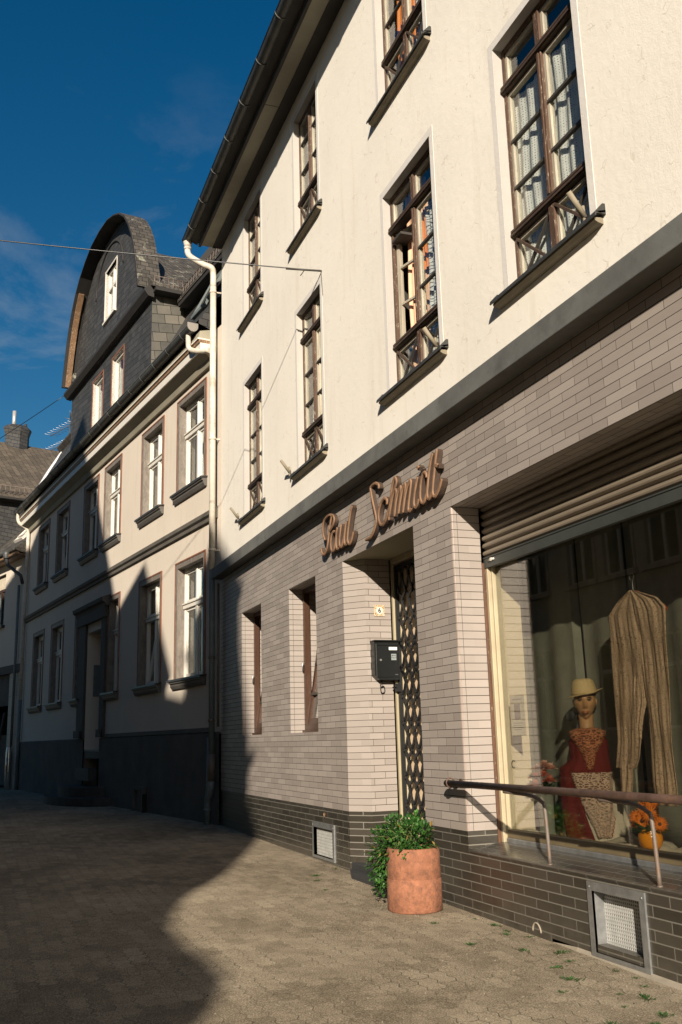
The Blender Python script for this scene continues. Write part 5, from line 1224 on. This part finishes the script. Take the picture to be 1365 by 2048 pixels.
# cellar hatches in the plinth
for (a, b, k) in ((3.42, 4.14, 1), (10.2, 10.5, 0)):
    if not k: continue
    h_ = MB(); h_.box(-b, -b+.10, -.10, -.03, -.1, .52); h_.box(-b+.1, -a-.05, -.09, -.03, .46, .52); h_.box(-b+.10, -a-.10, -.055, -.04, .0, .46); h_.box(-a-.10, -a-.05, -.10, -.03, -.1, .47); h_.box(-a-.05, -a-.03, -.12, -.03, .02, .40, 1)
    Bb(h_, 'cellar_hatch', [plain('hatch_wood', (.075, .07, .06), .8, .2, 3), M['black']])

# ---------------------------------------------------- roof storey
prof = [(-.28, 8.27), (.0, 8.66), (.42, 9.34), (.66, 9.78), (.80, 10.08)]
ms = MB()
for p, q in zip(prof, prof[1:]):
    xe = -.34 if p[0] < -.1 else -.02
    ms.face([(-LB-.15, p[0], p[1]), (xe, p[0], p[1]), (xe, q[0], q[1]), (-LB-.15, q[0], q[1])], 0)
ms.face([(-LB-.15, -.28, 8.20), (-LB-.15, -.28, 8.27), (-LB-.15, .0, 8.66), (-LB-.15, .42, 9.34), (-LB-.15, .8, 10.08), (-LB-.15, 1.2, 10.38), (-LB-.15, 5, 13.1), (-LB-.15, 9, 8.1), (-LB-.15, 0, 8.1)], 0)
ms.face([(-.02, .0, 8.1), (-.02, 9, 8.1), (-.02, 5, 13.0), (-.02, .8, 10.08), (-.02, .42, 9.34), (-.02, 0, 8.66)], 0); ms.face([(-.34, -.28, 8.20), (-.34, 0, 8.1), (-.34, 0, 8.66), (-.34, -.28, 8.27)], 0)
Bb(ms, 'mansard', [M['slate']])
up = MB()
# main upper roof, thick slab with eave
for (xa, xb) in ((-3.62, .0), (-LB-.2, -10.7)):
    y0 = .48 if xa > -5 else .72
    up.prism([(y0, 10.13 if xa > -5 else 10.26), (y0, 10.19 if xa > -5 else 10.32), (5.0, 13.05), (5.0, 12.9), (.85, 10.10)], 'x', xa, xb, 0)
up.prism([(2.0, 11.15), (5.0, 13.05), (9.3, 8.2), (9.3, 8.05), (5, 12.9)], 'x', -LB-.2, 0, 0)
Bb(up, 'upper_roof', [M['roof']])
# white flashing along the far verge
vf = MB(); vp_ = [(-.34, 8.24), (.0, 8.70), (.25, 9.06), (.42, 9.40), (.56, 9.66), (.73, 9.95), (.86, 10.18)]
for p, q in zip(vp_, vp_[1:]): vf.obox((-LB-.18, p[0], p[1]), (-LB-.18, q[0], q[1]), .30, .05)
Bb(vf, 'verge_flashing', [M['lead']])
# dormer body
DT0, DT1, DC = 3.79, 10.46, 7.12
dm = MB()
dz0, dz1 = 8.45, 10.25
dwin = [(-6.63, -5.75, 8.56, 9.90), (-8.30, -7.42, 8.56, 9.90)]
wall(dm, -DT1, -DT0, 8.25, dz1, 0, dwin, .25, 0, 2)
dm.face([(-DT0, 0, 8.25), (-DT0, .95, 8.25), (-DT0, .95, 10.6), (-DT0, 0, 10.5)], 1)
dm.face([(-DT1, 0, 8.25), (-DT1, 0, 10.5), (-DT1, .95, 10.6), (-DT1, .95, 8.25)], 1)
Bb(dm, 'gable_lower_wall', [M['slate'], M['slate_side'], M['white_frame']])
# mid eave strip
me_ = MB(); me_.prism([(.0, 10.18), (-.12, 10.20), (-.20, 10.30), (-.20, 10.36), (.0, 10.52)], 'x', -DT1-.12, -DT0+.12, 0); Bb(me_, 'skirt_eave', [M['verge']])
# curved gable: half widths against height
HW = [(3.30, 10.45), (3.22, 10.75), (3.08, 11.15), (2.93, 11.55), (2.75, 11.92), (2.50, 12.28), (2.18, 12.62), (1.78, 12.90), (1.30, 13.11), (.75, 13.27), (.0, 13.33)]
def gpoly(dx, top=0): return [(-DC+(w_-dx), z) for w_, z in HW[:-1]]+[(-DC, HW[-1][1]-dx*.3)]+[(-DC-(w_-dx), z) for w_, z in HW[:-1][::-1]]
gw_ = MB(); fx0, fx1, fz0_, fz1_ = -7.42, -6.52, 11.12, 12.42
P_ = gpoly(.22)
# face as strips left and right of the window, above and below
def hw_at(z):
    for (a, za), (b, zb) in zip(HW, HW[1:]):
        if za <= z <= zb: return (a+(b-a)*(z-za)/(zb-za))-.22
    return .01
zs_ = sorted({10.46, fz0_, fz1_, 13.24}|{z for _, z in HW if 10.46 < z < 13.2})
for za, zb in zip(zs_, zs_[1:]):
    ha, hb = hw_at(za), hw_at(zb)
    if fz0_-.001 <= za and zb <= fz1_+.001:
        gw_.face([(-DC-ha, 0, za), (fx0, 0, za), (fx0, 0, zb), (-DC-hb, 0, zb)], 0); gw_.face([(fx1, 0, za), (-DC+ha, 0, za), (-DC+hb, 0, zb), (fx1, 0, zb)], 0)
    else: gw_.face([(-DC-ha, 0, za), (-DC+ha, 0, za), (-DC+hb, 0, zb), (-DC-hb, 0, zb)], 0)
for q in ([(fx0, 0, fz0_), (fx0, 0, fz1_), (fx0, .2, fz1_), (fx0, .2, fz0_)], [(fx1, 0, fz0_), (fx1, .2, fz0_), (fx1, .2, fz1_), (fx1, 0, fz1_)], [(fx0, 0, fz1_), (fx1, 0, fz1_), (fx1, .2, fz1_), (fx0, .2, fz1_)], [(fx0, 0, fz0_), (fx0, .2, fz0_), (fx1, .2, fz0_), (fx1, 0, fz0_)]): gw_.face(q, 1)
Bb(gw_, 'curved_gable_face', [M['slate'], M['white_frame']])
# arched blind moulding over the window
ar = MB(); ar.tube([(-DC+1.15*math.cos(a), -.012, 12.05+.95*math.sin(a)) for a in [math.pi*j/24 for j in range(25)]], .022, 6); Bb(ar, 'slate_arch', [M['verge']])
# hood roof following the curve: outer shell from y=-.30 to .85
hd = MB(); O = gpoly(0); I = gpoly(.075); y0, y1 = -.30, .20
for i in range(len(O)-1):
    a, b = O[i], O[i+1]; c, d_ = I[i], I[i+1]
    hd.face([(a[0], y0, a[1]), (a[0], y1, a[1]), (b[0], y1, b[1]), (b[0], y0, b[1])], 0)
    hd.face([(c[0], y0, c[1]), (d_[0], y0, d_[1]), (d_[0], y1, d_[1]), (c[0], y1, c[1])], 1)
    hd.face([(a[0], y0, a[1]), (b[0], y0, b[1]), (d_[0], y0, d_[1]), (c[0], y0, c[1])], 1)
    hd.face([(a[0], y1, a[1]), (c[0], y1, c[1]), (d_[0], y1, d_[1]), (b[0], y1, b[1])], 1)
hd.face([(p[0], .18, p[1]) for p in I][::-1], 1)
Bb(hd, 'gable_hood', [M['roof'], M['verge']])
# weathered board under the left edge of the hood
bb = MB()
L_ = [(-DC-(w_-.12), z) for w_, z in HW[:7]]
for p, q in zip(L_, L_[1:]): bb.obox((p[0]-.0, -.16, p[1]), (q[0]-.0, -.16, q[1]), .14, .04, (1, 0, 0), 0)
Bb(bb, 'verge_board', [M['raw_wood']])
# cross roof behind the hood: eaves on both sides, ridge at 13.05
cr_ = MB()
for sgn in (1, -1):
    e = 3.50; pts = [(-DC+sgn*e, 10.40), (-DC+sgn*e, 10.46), (-DC, 13.10), (-DC, 12.98)]
    cr_.prism(pts, 'y', (.19 if sgn > 0 else .195), 5.0, 0)
    # front stub of the eave beside the hood
    cr_.prism([(-DC+sgn*3.60, 10.36), (-DC+sgn*3.60, 10.43), (-DC+sgn*3.10, 10.85), (-DC+sgn*3.10, 10.6)], 'y', -.08, .19, 0)
Bb(cr_, 'cross_roof', [M['roof']])
so_ = MB(); so_.box(-3.80, -3.5, -.02, .85, 10.28, 10.36); Bb(so_, 'eave_soffit', [M['verge']]); so_ = MB(); so_.box(-3.62, 0, .50, .86, 10.04, 10.12); Bb(so_, 'eave_soffit', [M['verge']]); so_ = MB(); so_.box(-10.75, -10.40, -.02, .95, 10.28, 10.36); Bb(so_, 'eave_soffit', [M['verge']])
# snow guards
sg_ = MB()
for k in range(9): y = .0+k*.10; sg_.tube([(-DC+3.50, y, 10.44), (-DC+3.46, y, 10.66)], .014 if k % 4 == 0 else .008, 6)
sg_.tube([(-DC+3.46, -.02, 10.66), (-DC+3.46, .86, 10.66)], .008, 6); sg_.tube([(-DC+3.49, -.02, 10.50), (-DC+3.49, .86, 10.50)], .008, 6)
for k in range(24): x = -3.55+k*.15; sg_.tube([(x, .52, 10.20), (x, .54, 10.42)], .009, 6)
sg_.tube([(-3.55, .54, 10.42), (0, .54, 10.42)], .008, 6); sg_.tube([(-3.55, .53, 10.30), (0, .53, 10.30)], .008, 6)
Bb(sg_, 'snow_guard', [M['rust_pale']])
# small roof hatch and vent on the steep slope near the cream house
rw_ = MB(); rw_.obox((-1.72, .12, 8.95), (-1.72, .52, 9.75), .05, .06); rw_.obox((-1.15, .12, 8.95), (-1.15, .52, 9.75), .05, .06); rw_.obox((-1.745, .52, 9.75), (-1.125, .52, 9.75), .06, .06); rw_.obox((-1.745, .12, 8.95), (-1.125, .12, 8.95), .06, .06); rw_.obox((-1.435, .16, 9.0), (-1.435, .50, 9.72), .55, .01, (0, 1, 0), 1)
Bb(rw_, 'roof_hatch', [M['pipe_grey'], M['bar']])
ap = MB(); ap.face([(-3.7, .60, 9.72), (-2.2, .58, 9.60), (-2.0, .02, 8.64), (-3.7, .02, 8.64)], 0); 
# dormer windows
for (x0, x1, z0, z1) in dwin+[(fx0, fx1, fz0_, fz1_)]:
    W = x1-x0; H = z1-z0; p = MB(); y = .06; fw = .07; single = z0 < 10
    p.box(-.05, 0, -.015, .1, -.04, H+.05, 1); p.box(0, fw, y, y+.07, 0, H); p.box(W-fw, W, y, y+.07, 0, H); p.box(fw, W-fw, y, y+.07, H-fw, H); p.box(fw, W-fw, y, y+.07, 0, fw)
    p.box(W, W+.04, -.012, .05, -.02, H+.04, 1); p.box(-.05, W+.04, -.014, .05, H, H+.045, 1); p.box(-.06, W+.05, -.05, .06, -.05, 0, 0)
    if not single: p.box(W/2-.035, W/2+.035, y-.01, y+.06, fw, H-fw); p.box(fw, W-fw, y-.012, y+.05, H*.60, H*.60+.07)
    fr = Bb(p, 'gable_window', [M['white_frame'], M['oxide'] if single else M['white_frame']]); fr.location = (x0, 0, z0)
    g2 = MB(); g2.box(fw, W-fw, y+.03, y+.034, fw, H-fw); sub(g2, 'pane', [M['glass']], fr)
gr2 = MB(); gr2.box(-DT1+.1, -DT0-.1, 2.0, 2.05, 8.3, 12.8); Bb(gr2, 'attic_partition', [M['room']])

# ================================================================== HOUSE C (low corner house) and D behind
AC = R(17.5); OCv = OBv+Vector((-math.cos(AB), -math.sin(AB), 0))*LB
Ch = tag(empty('low_corner_house', OCv, AC), 'low cream rendered house with an open roof window at the far left edge', 'house')
cwin = [(-3.1, -1.93, 4.95, 6.56)]; cdoor = (-4.2, -1.15, .0, 3.42)
w = MB(); wall(w, -7, 0, -.3, 7.0, 0, cwin+[cdoor], .3, 0, 1); w.face([(-7, 0, -.3), (-7, 7, -.3), (-7, 7, 7), (-7, 0, 7)], 0); w.face([(-7, .3, 7.0), (0, .3, 7), (0, 7, 7), (-7, 7, 7)], 0); w.face([(-7, 7, -.3), (0, 7, -.3), (0, 7, 7), (-7, 7, 7)], 0)
w.box(-6.9, -.1, 2.5, 2.55, .0, 6.9, 0)
Ch_w = w.build('rendered_wall', [M['beige'], M['surround']], Ch)
w = MB(); w.box(-1.10, -.10, -.012, .002, -.2, 3.42, 0); Chp = w.build('tiled_pier', [tile_mat('pale_large_tile', (.27, .25, .22), (.35, .32, .28), (.08, .07, .06), bw=.9, rh=.55, v0=0)], Ch)
w = MB(); w.box(-4.2, -1.15, .12, .17, .2, 1.6); w.box(-4.2, -1.15, .10, .2, 1.55, 1.65); w.box(-1.30, -1.15, .05, .2, 0, 3.42); w.box(-3.0, -2.9, .05, .2, 0, 3.42); w.obox((-2.6, .06, .1), (-1.6, .06, 2.3), .05, .06); w.box(-4.3, -.08, -.06, .05, 3.42, 3.66); w.box(-4.2, -1.15, .10, .14, 2.5, 3.42)
w.build('gate', [plain('old_gate_wood', (.06, .055, .05), .8, .3, 4)], Ch)
w = MB(); a, b, c, d = cwin[0]; w.box(a, a+.07, .1, .17, c, d); w.box(b-.07, b, .1, .17, c, d); w.box(a+.07, b-.07, .1, .17, d-.07, d); w.box(a+.07, b-.07, .1, .17, c, c+.07); w.box((a+b)/2-.04, (a+b)/2+.04, .09, .17, c+.07, d-.07); w.box(a+.07, b-.07, .09, .17, 6.05, 6.13); w.box(a-.1, b+.1, -.10, .1, c-.08, c)
w.box(a+.07, b-.07, .085, .095, 6.13, 6.49, 1)
wo = w.build('window', [M['brown_frame'], M['white_cloth']], Ch); g2 = MB(); g2.box(a+.07, b-.07, .13, .134, c+.07, d-.07); g2.build('pane', [M['glass']], wo)
w = MB(); w.prism([(-.02, 6.86), (-.30, 6.92), (-.42, 6.98), (-.42, 7.03), (.2, 7.55), (1.6, 9.0), (3.5, 11.0), (3.5, 10.9), (0, 7.0)], 'x', -7.2, .0, 0); w.build('roof', [M['roof']], Ch)
w = MB(); w.box(-7.2, 0, -.41, -.30, 6.84, 6.90, 0); w.box(-7.2, 0, -.30, -.02, 6.82, 6.86, 0); w.build('eave_board', [M['raw_wood']], Ch)
w = MB(); w.tube([(-7.2, -.46, 7.0), (-.75, -.46, 7.0)], .07, 12); w.lathe([(.09, 0), (.11, .12), (.11, .22), (.05, .22)], (-.70, -.44, 6.8), 12); w.tube([(-.70, -.44, 6.8), (-.68, -.40, 6.6), (-.30, -.12, 6.25), (-.22, -.08, 6.0)], .05, 10); w.build('gutter', [M['gutter']], Ch)
w = MB(); w.tube([(-.55, -.07, 6.0), (-.55, -.07, 1.3)], .04, 10, 0); w.lathe([(.07, .1), (.085, .15), (.085, 1.15), (.06, 1.3)], (-.62, -.10, 0), 14, 1); w.tube([(-.55, -.16, 1.0), (-.48, -.2, .9), (-.47, -.2, .6)], .025, 8, 1); w.build('drain_pipe', [M['pipe_grey'], plain('bright_galvanised', (.5, .5, .5), .25, .1, 5, metal=.9)], Ch)
# roof window standing open, slope of 40-45 degrees
rw = MB(); s45 = Vector((0, .69, .72)); nn = Vector((0, -.72, .69)); p0 = Vector((-1.62, .12, 7.52))
ex = Vector((.72, 0, 0))
for q0, q1 in ((p0, p0+s45*1.0), (p0+ex, p0+ex+s45*1.0), (p0, p0+ex), (p0+s45*1.0, p0+ex+s45*1.0)): rw.obox(q0+nn*.02, q1+nn*.02, .07, .08, nn)
op = (s45*.86+nn*.5).normalized(); t0 = p0+s45*1.0+nn*.08
for q0, q1 in ((t0, t0-op*.95+nn*.45), (t0+ex, t0+ex-op*.95+nn*.45)): rw.obox(q0, q1, .05, .05, nn)
rw.obox(t0-op*.95+nn*.45, t0+ex-op*.95+nn*.45, .05, .05, nn); 
ro = rw.build('roof_window', [M['white_frame']], Ch); g2 = MB(); g2.face([t0, t0+ex, t0+ex-op*.95+nn*.45, t0-op*.95+nn*.45], 0); g2.build('pane', [M['glass']], ro, solid=.006)

Dh = tag(empty('slate_clad_house', OCv+Vector((-math.cos(AC), -math.sin(AC), 0))*3.6, AC), 'tall house with brown slate roof and slate clad wall behind the low corner house', 'house')
w = MB(); w.face([(0, .0, -.3), (0, 9, -.3), (0, 9, 9.55), (0, .0, 9.55)], 0); w.face([(-8, 0, -.3), (0, 0, -.3), (0, 0, 9.5), (-4, 0, 12.5), (-8, 0, 9.5)], 0); w.face([(-8, 9, -.3), (-8, 9, 9.5), (-4, 9, 12.5), (0, 9, 9.5), (0, 9, -.3)], 0); w.face([(-8, 0, -.3), (-8, 0, 9.5), (-8, 9, 9.5), (-8, 9, -.3)], 0)
w.build('slated_wall', [M['slate']], Dh)
w = MB(); w.prism([(.32, 9.28), (.34, 9.36), (-4.1, 12.62), (-8.4, 9.4), (-8.3, 9.3), (-4.1, 12.5)], 'y', -.35, 9.3, 0)
w.build('roof', [slate_mat('brown_roof_slate', (.06, .05, .038), (.13, .105, .078), .24, .2)], Dh)
w = MB(); w.box(.10, .24, -.35, 9.3, 9.26, 9.36); w.box(.30, .36, -.35, 9.3, 9.30, 9.37); w.build('eave_board', [M['verge']], Dh)
w = MB()
for k in range(60): y = -.3+k*.16; w.tube([(.12, y, 9.52), (.14, y, 9.82)], .011, 6)
w.tube([(.14, -.3, 9.80), (.14, 9.2, 9.80)], .01, 6); w.build('snow_guard', [M['rust_pale']], Dh)
w = MB(); w.lathe([(.36, 0), (.36, .7), (.42, .95), (.42, 1.0), (.3, 1.12), (.0, 1.12)], (-4.0, 2.05, 12.2), 8, 0, sx=.8, sy=1.3, smooth=False); w.tube([(-4.0, 1.9, 13.2), (-4.0, 1.9, 13.9)], .075, 12, 1); w.tube([(-4.0, 2.35, 13.3), (-4.0, 2.35, 13.45)], .06, 8, 0)
w.build('chimney', [M['slate'], plain('chimney_steel', (.6, .58, .55), .35, .1, 5, metal=.6)], Dh)

# ---------------------------------------------------- antenna on the far end of roof B
Rb = Matrix.Rotation(AB, 3, 'Z')
an = tag(empty('roof_antenna', OBv+Rb @ Vector((-14.9, 1.0, 9.85)), AB), 'thin television antenna on a mast at the far end of the slate roof', 'antenna')
w = MB(); w.tube([(0, 0, -.6), (0, 0, 1.5)], .022, 8); w.build('mast', [M['gutter']], an)
w = MB()
for z, L in ((1.15, 1.5), (.62, 1.2)):
    w.tube([(-L*.75, -.35, z-.12), (.45, .2, z+.05)], .012, 6)
    for k in range(9):
        t = -L*.7+k*(L*.95/9); yy = -.33+k*.05; w.tube([(t+.04, yy-.22, z-.10+k*.012), (t-.04, yy+.22, z-.10+k*.012)], .006, 5)
for s_ in (-1, 1): w.tube([(0, 0, 1.35), (.25*s_, .1, 1.65)], .012, 6); w.tube([(0, 0, 1.3), (.35*s_, -.1, 1.45)], .01, 6)
w.build('aerials', [M['galv']], an)

# ---------------------------------------------------- overhead cables
def cable(name, a, b, sag, r, label):
    a, b = Vector(a), Vector(b); pts = [a.lerp(b, t/24)-Vector((0, 0, sag*4*(t/24)*(1-t/24))) for t in range(25)]
    o = tag(empty(name, a), label, 'cable'); w = MB(); w.tube([tuple(p-a) for p in pts], r, 6); w.build('wire', [M['black']], o); return o
c1 = cable('overhead_cable', (-9.80, -.02, 6.60), (-12.35, -7.95, 7.62), .05, .007, 'thin cable anchored above a first-floor window of the cream house and crossing the street')
w = MB(); w.tube([(0, 0, 0), (.0, .03, 0)], .012, 6); w.tube([(0, .0, 0), (-.12, -.38, .03)], .012, 6); w.tube([(-.05, -.18, 0), (-.07, -.22, -.06)], .006, 5); w.tube([(.0, .01, 0), (.03, .015, -.32)], .004, 5); w.build('anchor', [M['bar']], c1)
c2 = cable('overhead_cable', OBv+Rb @ Vector((-10.6, -.2, 10.3)), (-31.6, -7.95, 7.4), .15, .009, 'thin cable running from the slate gable corner down to the left edge')

# ================================================================== ACROSS THE STREET (behind the camera; it shades the street and shows in the shop pane)
def opp_house(name, label, x0, x1, ze, gable, depth, wins, wallm, zb=-.3):
    """gable=(xpeak, zpeak) turns the gable to the street; None gives a roof parallel to it"""
    o = tag(empty(name, ((x0+x1)/2, -8, 0)), label, 'house'); w = MB(); cx = (x0+x1)/2
    F = [(a-cx, b-cx, c, d) for a, b, c, d in wins]
    wm = MB()
    def wl(xx0, xx1, z0_, z1_):
        X = sorted({xx0, xx1}|{h[0] for h in F}|{h[1] for h in F}); Z = sorted({z0_, z1_}|{h[2] for h in F}|{h[3] for h in F})
        for xa, xb in zip(X, X[1:]):
            for za, zb_ in zip(Z, Z[1:]):
                mx_, mz_ = (xa+xb)/2, (za+zb_)/2
                if any(h[0] < mx_ < h[1] and h[2] < mz_ < h[3] for h in F): continue
                wm.face([(xa, 0, za), (xa, 0, zb_), (xb, 0, zb_), (xb, 0, za)], 0)
        for (a, b, c, d) in F:
            for q in ([(a, 0, c), (a, 0, d), (a, -.15, d), (a, -.15, c)], [(b, 0, c), (b, 0, d), (b, -.15, d), (b, -.15, c)], [(a, 0, d), (b, 0, d), (b, -.15, d), (a, -.15, d)], [(a, 0, c), (b, 0, c), (b, -.15, c), (a, -.15, c)]): wm.face(q, 0)
            wm.box(a-.1, a, .0, .03, c, d+.1, 1); wm.box(b, b+.1, .0, .03, c, d+.1, 1); wm.box(a, b, .0, .03, d, d+.1, 1); wm.box(a-.15, b+.15, .0, .10, c-.1, c, 1)
    wl(x0-cx, x1-cx, zb, ze)
    A_, B_ = x0-cx, x1-cx
    wm.face([(A_, 0, zb), (A_, -depth, zb), (A_, -depth, ze), (A_, 0, ze)], 0); wm.face([(B_, 0, zb), (B_, 0, ze), (B_, -depth, ze), (B_, -depth, zb)], 0); wm.face([(A_, -depth, zb), (B_, -depth, zb), (B_, -depth, ze), (A_, -depth, ze)], 0); wm.face([(A_, -.2, zb+.3), (B_, -.2, zb+.3), (B_, -.2, ze), (A_, -.2, ze)], 2)
    if gable: wm.face([(A_, 0, ze), (gable[0]-cx, 0, gable[1]-.1), (B_, 0, ze)], 0); wm.face([(A_, -depth, ze), (gable[0]-cx, -depth, gable[1]-.1), (B_, -depth, ze)], 0)
    wm.build('wall', [wallm, M['surround'], M['room']], o)
    r_ = MB()
    if gable:
        g0, g1 = gable[0]-cx, gable[1]; sl = (g1-ze)/max(.1, B_-g0)
        r_.prism([(A_-.0, ze-.1), (A_-.0, ze+.05), (g0, g1), (B_+.0, ze+.05), (B_+.0, ze-.1), (g0, g1-.2)], 'y', -depth-.2, .12, 0)
    else:
        zr = ze+depth*.30
        r_.prism([(.25, ze-.1), (.25, ze+.0), (-depth/2, zr), (-depth-.2, ze), (-depth-.2, ze-.1)], 'x', A_, B_, 0)
    r_.build('roof', [M['roof']], o)
    for (a, b, c, d) in F:
        p = MB(); y0, y1 = -.12, -.06; W = b-a
        p.box(a, a+.06, y0, y1, c, d); p.box(b-.06, b, y0, y1, c, d); p.box(a+.06, b-.06, y0, y1, d-.06, d); p.box(a+.06, b-.06, y0, y1, c, c+.06); p.box((a+b)/2-.04, (a+b)/2+.04, y0, y1+.01, c+.06, d-.06); p.box(a+.06, b-.06, y0, y1+.012, c+(d-c)*.66-.04, c+(d-c)*.66+.04)
        p.box(a+.06, b-.06, -.10, -.09, c+.06, d-.06, 1)
        p.build('window', [M['opp_frame'], plain('dark_pane', (.015, .018, .02), .08, .1, 3, 0)], o)
    return o
M['opp_frame'] = plain('dull_white_frame', (.25, .24, .22), .6, .05, 4, 0)
pw = lambda xs, z0, z1, w_=.95: [(x-w_/2, x+w_/2, z0, z1) for x in xs]
grey_w = plaster('dull_grey_render', (.17, .165, .15), .3)
opp_house('opposite_house', 'steep gabled grey house across the street, dimly reflected in the shop window', -15.9, -5.55, 9.75, (-10.3, 15.0), 9, pw((-15.0, -12.6, -10.2, -7.8), 4.42, 6.1)+pw((-15.0, -12.6, -7.8), 1.3, 3.1), grey_w)
opp_house('opposite_house', 'grey house across the street left of the steep gable, reflected behind the hanging scarf', -26, -15.95, 8.6, None, 8, pw((-24.5, -22, -19.6, -17.75, -16.42), 4.42, 6.1)+pw((-24.5, -22, -19.6, -17), 1.3, 3.1), grey_w)
opp_house('opposite_house', 'small gabled house across the street behind the camera, right of the steep gable', -5.5, -1.35, 9.0, (-3.45, 11.05), 7, pw((-4.6, -2.5), 4.4, 6.0), plaster('dull_cream_render', (.2, .19, .16), .3))
h3 = opp_house('opposite_house', 'low eaved house with a pointed stair turret across the street behind the camera', -1.3, 3.42, 7.9, None, 7, pw((-.4, 1.4), 4.4, 6.0), plaster('dull_white_render', (.2, .19, .17), .3))
w = MB(); cx = (-1.3+3.42)/2
w.box(1.70-cx, 3.05-cx, -.9, .02, 7.7, 10.35, 0); w.prism([(3.05-cx, 7.6), (3.62-cx, 7.6), (3.62-cx, 8.3), (3.05-cx, 9.9)], 'y', -1.2, -.02, 0); w.box(-1.3-cx, 1.7-cx, -1.0, -.4, 7.8, 9.1, 0)
p0_ = [(1.6-cx, -1.0, 10.3), (3.17-cx, -1.0, 10.3), (3.17-cx, .12, 10.3), (1.6-cx, .12, 10.3)]; ap_ = (2.45-cx, -.44, 11.95)
for i in range(4): w.face([p0_[i], p0_[(i+1) % 4], ap_], 1)
w.face(p0_, 1); w.build('stair_turret', [plaster('turret_render', (.2, .19, .17), .3), M['roof']], h3)
an_ = tag(empty('annex_building', (5.1, -8, 0)), 'low lean-to annex across the street behind the camera', 'annex')
ann = [(3.0, 7.5), (3.45, 7.4), (3.85, 7.05), (4.13, 6.66), (4.38, 6.18), (4.47, 5.86), (4.30, 5.50), (4.42, 5.25), (4.76, 5.08), (5.42, 5.04), (5.83, 5.08), (6.44, 5.08), (6.60, 4.96), (6.66, 4.75)]
w = MB(); w.prism([(3.0-5.1, -.3), (6.62-5.1, -.3)]+[(x-5.1, z-.06) for x, z in ann[::-1]], 'y', -4, 0); w.build('wall', [grey_w], an_)
w = MB()
for (xa, za), (xb, zb) in zip(ann, ann[1:]): w.face([(xa-5.1, .06, za), (xb-5.1, .06, zb), (xb-5.1, -4.1, zb), (xa-5.1, -4.1, za)], 0); w.face([(xa-5.1, .06, za-.07), (xb-5.1, .06, zb-.07), (xb-5.1, .06, zb), (xa-5.1, .06, za)], 0)
w.build('roof', [M['roof']], an_)
gw2 = tag(empty('garden_wall', (12, -8.1, 0)), 'plain rendered garden wall across the street behind the camera', 'wall')
w = MB(); w.box(-5.1, 14, -.12, .12, -.4, 2.2); w.build('masonry', [grey_w], gw2); w = MB(); w.box(-5.15, 14.05, -.17, .17, 2.2, 2.28); w.build('coping', [M['concrete']], gw2)
